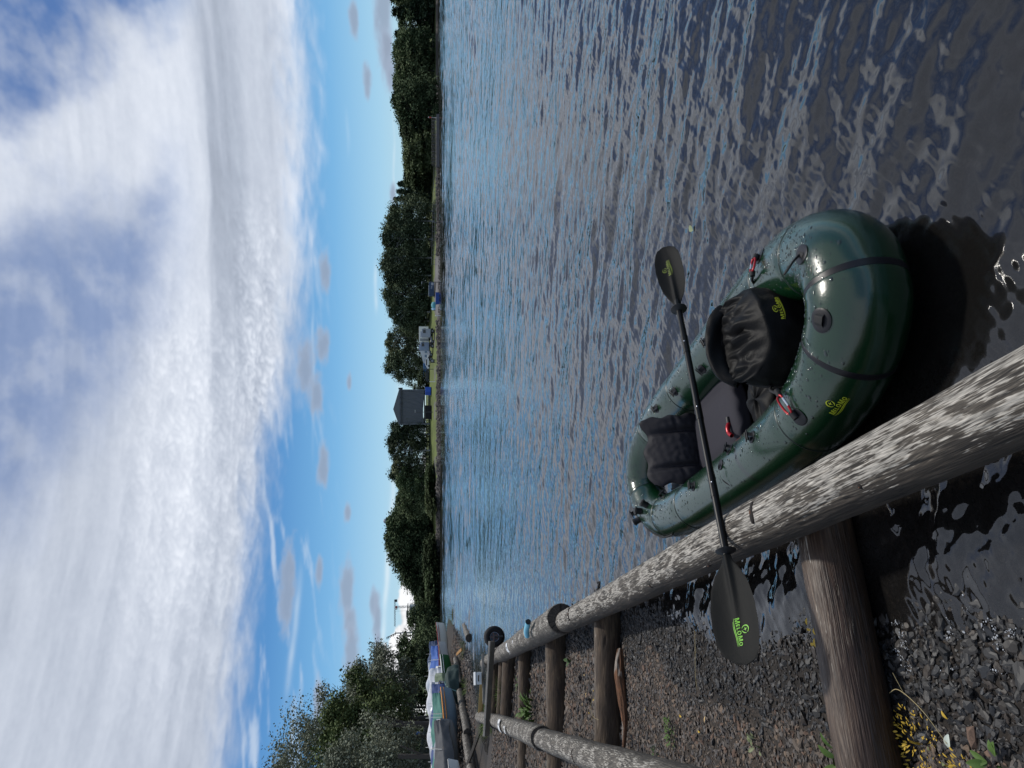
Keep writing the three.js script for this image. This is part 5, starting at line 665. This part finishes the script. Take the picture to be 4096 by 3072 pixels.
{ // people under the left bank trees
  const man = (x, z, label, jacket, trousers, turn) => {
    const N = 44, mc = new MarchingCubes(N, new THREE.MeshBasicMaterial(), false, false, 60000), J = [[[0, 0.94, 0], [0, 1.32, 0], 0.15, 0.18], [[0, 1.3, 0], [0, 1.5, 0], 0.11, 0.06], [[0, 1.58, 0.02], [0, 1.66, 0.02], 0.10, 0.10], [[0.09, 0.92, 0], [0.1, 0.5, 0.03], 0.095, 0.07], [[0.1, 0.5, 0.03], [0.1, 0.08, -0.02], 0.065, 0.05], [[-0.09, 0.92, 0], [-0.1, 0.5, 0.0], 0.095, 0.07], [[-0.1, 0.5, 0], [-0.11, 0.08, 0.02], 0.065, 0.05], [[0.1, 0.05, -0.02], [0.11, 0.04, 0.12], 0.045, 0.04], [[-0.11, 0.05, 0.02], [-0.12, 0.04, 0.16], 0.045, 0.04], [[0.2, 1.4, 0], [0.26, 1.12, 0.0], 0.065, 0.05], [[0.26, 1.12, 0], [0.22, 0.88, 0.1], 0.05, 0.035], [[-0.2, 1.4, 0], [-0.26, 1.12, 0], 0.065, 0.05], [[-0.26, 1.12, 0], [-0.2, 0.9, 0.12], 0.05, 0.035]];
    const sc = 0.95; mc.isolation = 0; mc.reset(); for (let k = 0; k < N; k++) for (let j = 0; j < N; j++) for (let i = 0; i < N; i++) { const p = V((i / N * 2 - 1) * sc, (j / N * 2 - 1) * sc + 0.88, (k / N * 2 - 1) * sc); let f = 1e9; for (const [a, b, r0, r1] of J) { const A = V(...a), B = V(...b), d = B.clone().sub(A), h = clamp(p.clone().sub(A).dot(d) / d.lengthSq()), q = p.distanceTo(A.addScaledVector(d, h)) - mix(r0, r1, h); const kk = 0.05, m = clamp(0.5 + 0.5 * (q - f) / kk); f = f > 1e8 ? q : mix(q, f, m) - kk * m * (1 - m); } mc.field[k * N * N + j * N + i] = -f; }
    mc.update(); const n = mc.count, pos = [], col = []; for (let i = 0; i < n; i++) { const X = mc.positionArray[3 * i] * sc, Y = mc.positionArray[3 * i + 1] * sc + 0.88, Zz = mc.positionArray[3 * i + 2] * sc; pos.push(X, Y, Zz); const c = Y > 1.52 ? (Y > 1.66 || Zz < 0 ? [0.05, 0.04, 0.03] : [0.36, 0.22, 0.16]) : Y > 0.9 ? (Math.abs(X) > 0.15 && Y < 0.95 ? [0.36, 0.22, 0.16] : jacket) : Y > 0.08 ? trousers : [0.03, 0.03, 0.03]; col.push(...c); }
    const g = new THREE.BufferGeometry(); g.setAttribute('position', new THREE.Float32BufferAttribute(pos, 3)); g.setAttribute('color', new THREE.Float32BufferAttribute(col, 3)); g.setAttribute('uv', new THREE.Float32BufferAttribute(new Float32Array(n * 2), 2)); g.computeVertexNormals(); const m = obj('person', g, std(lin(1, 1, 1), 0.85, { vertexColors: true })); m.position.set(x, groundAt(x, z), z); m.rotation.y = turn; tag(m, label, 'person', 'people under the left bank trees'); };
  man(-42.6, -91, 'person in a dark purple jacket standing under the trees', [0.10, 0.012, 0.055], [0.02, 0.02, 0.025], 0.4); man(-43.9, -90, 'person in a blue jacket and grey cap under the trees', [0.02, 0.10, 0.32], [0.03, 0.03, 0.04], -0.5);
}

// ---------------------------------------------------------------- small things on the shore and the rails
const onGround = (s, d, lift = 0) => sd(s, d, ground(s, d) + lift);
{ // split driftwood, orange brown with a bleached side
  const map = texture(512, 512, (u, v) => { const g = fbm2(u * 5, v * 40, 4, 0.65), c = fbm2(u * 3 + 4, v * 5, 3), p = smooth(0.05, 0.2, fbm2(u * 2.5 + 9, v * 3, 3) - 0.1 + 0.3 * g), L = 0.42 + 0.30 * g + 0.18 * c; return [mix(L * 0.95, 0.58 + 0.2 * g, p), mix(L * 0.64, 0.54 + 0.2 * g, p), mix(L * 0.43, 0.50 + 0.2 * g, p)]; });
  const A = onGround(4.80, 0.33, 0.05), B = onGround(4.58, 1.16, 0.07), t = thing('driftwood', 'orange brown split driftwood along the dark skid log', 'driftwood', A), d = B.map((v, k) => v - A[k]), L = Math.hypot(...d); t.quaternion.setFromUnitVectors(V(1, 0, 0), V(...d).normalize());
  obj('stem', sheet(90, 36, (u, v) => { const a = v * 6.2831853, r = 0.040 * Math.pow(Math.sin(Math.PI * clamp(0.05 + 0.92 * u)), 0.35) * (0.75 + 0.35 * Math.sin(u * 4 + 1)) * (1 + 0.28 * noise3(u * 5, Math.cos(a) * 1.8, Math.sin(a) * 1.8) + 0.22 * noise3(u * 3, Math.cos(a) * 6, Math.sin(a) * 6)); return [u * L, Math.sin(a) * r + 0.015 * Math.sin(u * 7), Math.cos(a) * r * 0.9 + 0.02 * Math.sin(u * 5), u * 1.4, v]; }), std(lin(1, 1, 1), 0.85, { map, bumpMap: grainBump, bumpScale: 0.008 }), t);
  obj('splinter', bar([L - 0.02, 0.0, 0.01], [L + 0.16, -0.01, 0.02], 0.016, 6, 0.006), paint(190, 160, 120, 0.9), t);
}
{ // a strand tied round the skid log, twigs and grass stalks
  const straw = paint(165, 150, 110, 0.9), ring = []; for (let i = 0; i < 12; i++) { const a = i / 11 * 4.2 - 0.6; ring.push([0.02 * Math.sin(i), Math.sin(a) * 0.122, Math.cos(a) * 0.122]); }
  const q = thing('root_strand', 'dry root strand looped over the dark skid log', 'root', sd(5.03, 1.1, 0.19), Math.atan2(-SN[1], SN[0])); obj('strand', tube(ring, 0.006, 40, 5), straw, q);
  [[3.05, 0.48, 0.35, 'curved dry grass stalk on the wet gravel'], [1.0, 0.70, 0.28, 'bent dry stalk among the yellow leaves'], [2.28, 0.80, 0.26, 'dark stick beside the small seedling'], [4.9, 0.78, 0.2, 'pale twig on the dark skid log']].forEach(([s, d, l, label], i) => { const t = thing('dry_stalk', label, 'stalk', onGround(s, d, i === 3 ? 0.22 : 0.03), i * 1.3, 'dry stalks on the shore'); obj('stem', tube([[-l / 2, 0, 0], [-l / 5, 0.03, 0.05], [l / 4, 0.025, 0.03], [l / 2, 0, -0.04]], 0.0015, 20, 5), i === 2 ? paint(40, 34, 30, 0.9) : straw, t); obj('side_shoot', tube([[l / 6, 0.02, 0.03], [l / 3, 0.04, 0.08]], 0.001, 6, 4), i === 2 ? paint(40, 34, 30, 0.9) : straw, t); });
}
const leafBlade = (l, w, curl = 0.25) => sheet(8, 4, (u, v) => { const a = v * 2 - 1, k = w / 2 * Math.pow(Math.sin(Math.PI * clamp(0.04 + 0.93 * u)), 0.8); return [u * l, curl * l * u * (1 - u) - 0.25 * curl * l * u * u + 0.25 * Math.abs(a) * k, a * k]; });
function sprig(label, s, d, n, l, w, mat, spread, seed, tall = 0.5, name = 'weed') {
  const r = rng(seed), t = thing(name, label, 'plant', onGround(s, d, 0.0), 0, 'plants on the shore'); const g = [leafBlade(l, w), leafBlade(l * 0.8, w * 0.9, 0.5), leafBlade(l * 1.15, w * 0.8, 0.1)];
  obj('stem', tube([[0, -0.02, 0], [0.005, spread * tall * 0.5, 0.004], [0.012, spread * tall, 0]], 0.004, 8, 5), mat, t);
  for (let i = 0; i < n; i++) { const m = obj('leaf', g[i % 3], mat, t), a = r() * 6.283, q = spread * Math.sqrt(r()); m.position.set(Math.cos(a) * q, 0.015 + spread * tall * r() * (1 - q / spread * 0.6), Math.sin(a) * q); m.rotation.set(0, -a + (r() - 0.5) * 1.6, 0.15 + 0.8 * r()); }
}
const greenLeaf = phys(lin(0.075, 0.135, 0.03), 0.6, { specularIntensity: 0.5 }), darkLeaf = phys(lin(0.05, 0.095, 0.028), 0.6, { specularIntensity: 0.5 }), yellow = phys(lin(0.50, 0.33, 0.035), 0.7), paleLeaf = phys(lin(0.17, 0.20, 0.09), 0.6);
sprig('yellow leaved plant withering beside the near skid log', 1.06, 0.80, 150, 0.015, 0.007, yellow, 0.12, 1, 0.35); sprig('smaller yellow leaved tuft nearer the bottom stones', 0.84, 0.86, 45, 0.015, 0.007, yellow, 0.06, 2, 0.4); sprig('yellow green shoots among the near stones', 0.98, 0.88, 12, 0.03, 0.012, paleLeaf, 0.09, 12, 0.4);
sprig('broad leaved green plant against the near skid log', 1.53, 0.88, 9, 0.075, 0.035, greenLeaf, 0.06, 3, 0.6); sprig('green seedling at the lower left stones', 0.68, 0.84, 6, 0.05, 0.025, greenLeaf, 0.06, 4, 0.4); sprig('lacy green weed in the middle of the gravel', 3.59, 0.89, 60, 0.03, 0.012, greenLeaf, 0.09, 5, 0.4); sprig('small green seedling in front of the lacy weed', 2.35, 0.90, 8, 0.04, 0.02, paleLeaf, 0.05, 6, 0.4); sprig('tiny green weed near the driftwood', 3.9, 1.05, 24, 0.022, 0.01, darkLeaf, 0.05, 7, 0.4); sprig('fern leaved green plant under the rear rail', 10.3, 0.98, 70, 0.16, 0.05, greenLeaf, 0.26, 8, 0.9, 'fern'); sprig('single leaf seedling by the wet edge', 7.2, 0.35, 4, 0.09, 0.04, darkLeaf, 0.03, 9, 0.6); sprig('low green weed between the far skids', 12.4, 0.55, 6, 0.12, 0.05, darkLeaf, 0.06, 10, 0.6);
function tuft(label, s, d, n, h, mat, seed, rad = 0.2) { const r = rng(seed), t = thing('grass_tuft', label, 'grass', onGround(s, d, 0), 0, 'grass tufts'); const list = []; for (let i = 0; i < n; i++) { const a = r() * 6.283, q = rad * Math.sqrt(r()), l = h * (0.5 + 0.6 * r()), b = l * (0.3 + 0.5 * r()), x = Math.cos(a) * q, z = Math.sin(a) * q, w = 0.006 + 0.004 * r(); list.push(sheet(4, 1, (u, v) => [x + Math.cos(a) * b * u * u + (v - 0.5) * w * (1 - u) * Math.sin(a), l * u * (1 - 0.35 * u), z + Math.sin(a) * b * u * u - (v - 0.5) * w * (1 - u) * Math.cos(a)])); } kind(obj('blades', list, mat, t), 'stuff'); obj('root_crown', new THREE.SphereGeometry(rad * 0.7, 10, 6).scale(1, 0.3, 1), std(lin(0.05, 0.045, 0.03), 0.95), t); }
const grassMat = phys(lin(0.13, 0.20, 0.045), 0.7, { specularIntensity: 0.4 });
tuft('large green grass tuft at the end of the rear rail', 18.9, 1.35, 420, 0.62, grassMat, 3, 0.42); tuft('small grass tuft right behind the grey plank', 14.8, 0.75, 160, 0.4, grassMat, 4, 0.25); tuft('grass clump on the tip of the left bank', 62, -5.0, 200, 1.3, grassMat, 5, 1.0); tuft('grass clump under the boat bows', 38.6, -1.2, 140, 0.5, grassMat, 6, 0.5); tuft('grass clump by the inlet rail', 33.5, 0.6, 120, 0.45, grassMat, 7, 0.4);
{ // fallen leaves, each by itself
  const r = rng(91), g = [leafBlade(0.034, 0.015, 0.3), leafBlade(0.03, 0.012, 0.5), leafBlade(0.04, 0.014, 0.2)];
  const put = (s, d, lift, label, mat = yellow, k = 1) => { const m = obj('fallen_leaf', g[Math.floor(r() * 3)], mat); m.position.set(...onGround(s, d, lift)); m.rotation.set((r() - 0.5) * 0.6, r() * 6.28, (r() - 0.5) * 0.6); m.scale.setScalar(k); tag(m, label, 'leaf', 'fallen leaves'); };
  [[1.31, 0.40], [1.28, 0.42], [1.26, 0.45], [1.29, 0.47], [1.23, 0.44]].forEach(([s, d], i) => { const m = obj('fallen_leaf', g[i % 3], yellow); const [x, z] = shore(s, d); m.position.set(x, 0.215 + 0.004 * i, z); m.rotation.set(0.2, i * 1.7, 0.1); m.scale.setScalar(0.8); tag(m, 'yellow leaf in the cluster on the near skid log', 'leaf', 'leaves on the near skid log'); });
  put(1.27, 0.73, 0.125, 'single yellow leaf on the right flank of the near skid log'); put(0.87, 0.76, 0.03, 'pale upturned leaf on the near stones', std(srgb(190, 200, 190), 0.7), 1.6);
  for (let i = 0; i < 34; i++) { const s = mix(1.6, 6.5, r()), d = waterline(s) + mix(0.45, 1.25, r()); put(s, d, 0.02, 'small yellow fallen leaf on the brown gravel', r() < 0.3 ? std(srgb(205, 175, 120), 0.8) : yellow, 0.8 + 0.5 * r()); }
  for (let i = 0; i < 9; i++) put(mix(-0.2, 1.1, r()), mix(0.66, 0.95, r()), 0.025, 'small yellow fallen leaf on the near dark stones', yellow, 0.8);
  [[0.97, -4.33, 'pale green leaf floating right of the far paddle blade']].forEach(([x, z, label], i) => { const m = obj('floating_leaf', leafBlade(0.085, 0.04, 0.05), paleLeaf); m.position.set(x, 0.008, z); m.rotation.y = 1.1 + i; tag(m, label, 'leaf', 'leaves floating on the lake'); });
}
{ // foam at the water's edge, too fine to count
  const r = rng(93), g = new THREE.SphereGeometry(1, 7, 5), N = 1100, im = new THREE.InstancedMesh(g, std(lin(0.34, 0.36, 0.39), 0.6), N), m = new THREE.Matrix4(), q = new THREE.Quaternion(); let n = 0;
  for (let i = 0; i < 60000 && n < N; i++) { const s = mix(-0.9, 1.12, r()), e = mix(-0.12, 0.09, r()), d = waterline(s) + e; if (fbm2(s * 7, d * 9 + 3, 3) + 0.5 * noise2(s * 28, d * 28) < 0.12 + 0.25 * r() + Math.abs(e + 0.01) * 2.2) continue; const [x, z] = shore(s, d), k = 0.0008 + 0.0022 * Math.pow(r(), 3); m.compose(V(x, Math.max(0.0, ground(s, d)) + 0.004 + 0.008 * r(), z), q, V(k * 1.3, k * 0.7, k * 1.3)); im.setMatrixAt(n++, m); }
  im.count = n; im.name = 'shore_foam'; kind(im, 'stuff'); tag(im, 'thin white foam along the near waterline', 'foam'); scene.add(im);
}
{ // scraps on the rails
  const wrap = (label, s, d, y, r0, len, a0, a1, mat, name = 'paper_label') => { const A = sd(s, d, y), t = thing(name, label, 'label', A, Math.atan2(-ST[1], ST[0]), 'labels on the rail logs'); obj('sheet', sheet(6, 16, (u, v) => { const a = mix(a0, a1, v), k = r0 + 0.006 + 0.002 * noise2(u * 7, v * 7); return [(u - 0.5) * len + 0.012 * noise2(v * 6, 2) * (u > 0.5 ? 1 : -1), Math.sin(a) * k, Math.cos(a) * k]; }), mat, t); obj('print', sheet(2, 6, (u, v) => { const a = mix(a0 * 0.7 + a1 * 0.3, a0 * 0.55 + a1 * 0.45, v), k = r0 + 0.009; return [(u - 0.5) * len * 0.6, Math.sin(a) * k, Math.cos(a) * k]; }), paint(120, 124, 128), t); };
  const paper = paint(205, 207, 208, 0.8); wrap('white label wrapped over the front rail nearer the trolley', 10.55, 0.0, 0.33, 0.152, 0.26, 1.35, 2.5, paper); wrap('small white label on the front rail before the other', 9.55, -0.01, 0.332, 0.153, 0.14, 1.5, 2.2, paper); wrap('torn white label on the rear rail', 10.9, 1.155, 0.475, 0.148, 0.30, 1.0, 2.3, paper); wrap('small white label on the rear rail before the torn one', 9.9, 1.145, 0.474, 0.149, 0.15, 1.4, 2.1, paper);
  const p = thing('pipe_piece', 'light blue bent pipe end lying on the front rail', 'pipe', sd(7.3, -0.06, 0.515), 0), c = new THREE.CatmullRomCurve3([V(-0.20, 0.0, -0.22), V(-0.11, 0.02, -0.14), V(0.02, 0.02, 0.0), V(0.09, 0.035, 0.14)]); obj('wall', new THREE.TubeGeometry(c, 24, 0.032, 18), paint(112, 182, 205, 0.4), p); obj('bore', new THREE.CircleGeometry(0.027, 18).applyQuaternion(new THREE.Quaternion().setFromUnitVectors(V(0, 0, 1), c.getTangent(1))).translate(...c.getPoint(1).add(c.getTangent(1).multiplyScalar(0.002)).toArray()), dark, p);
}
renderer.render(scene, camera);
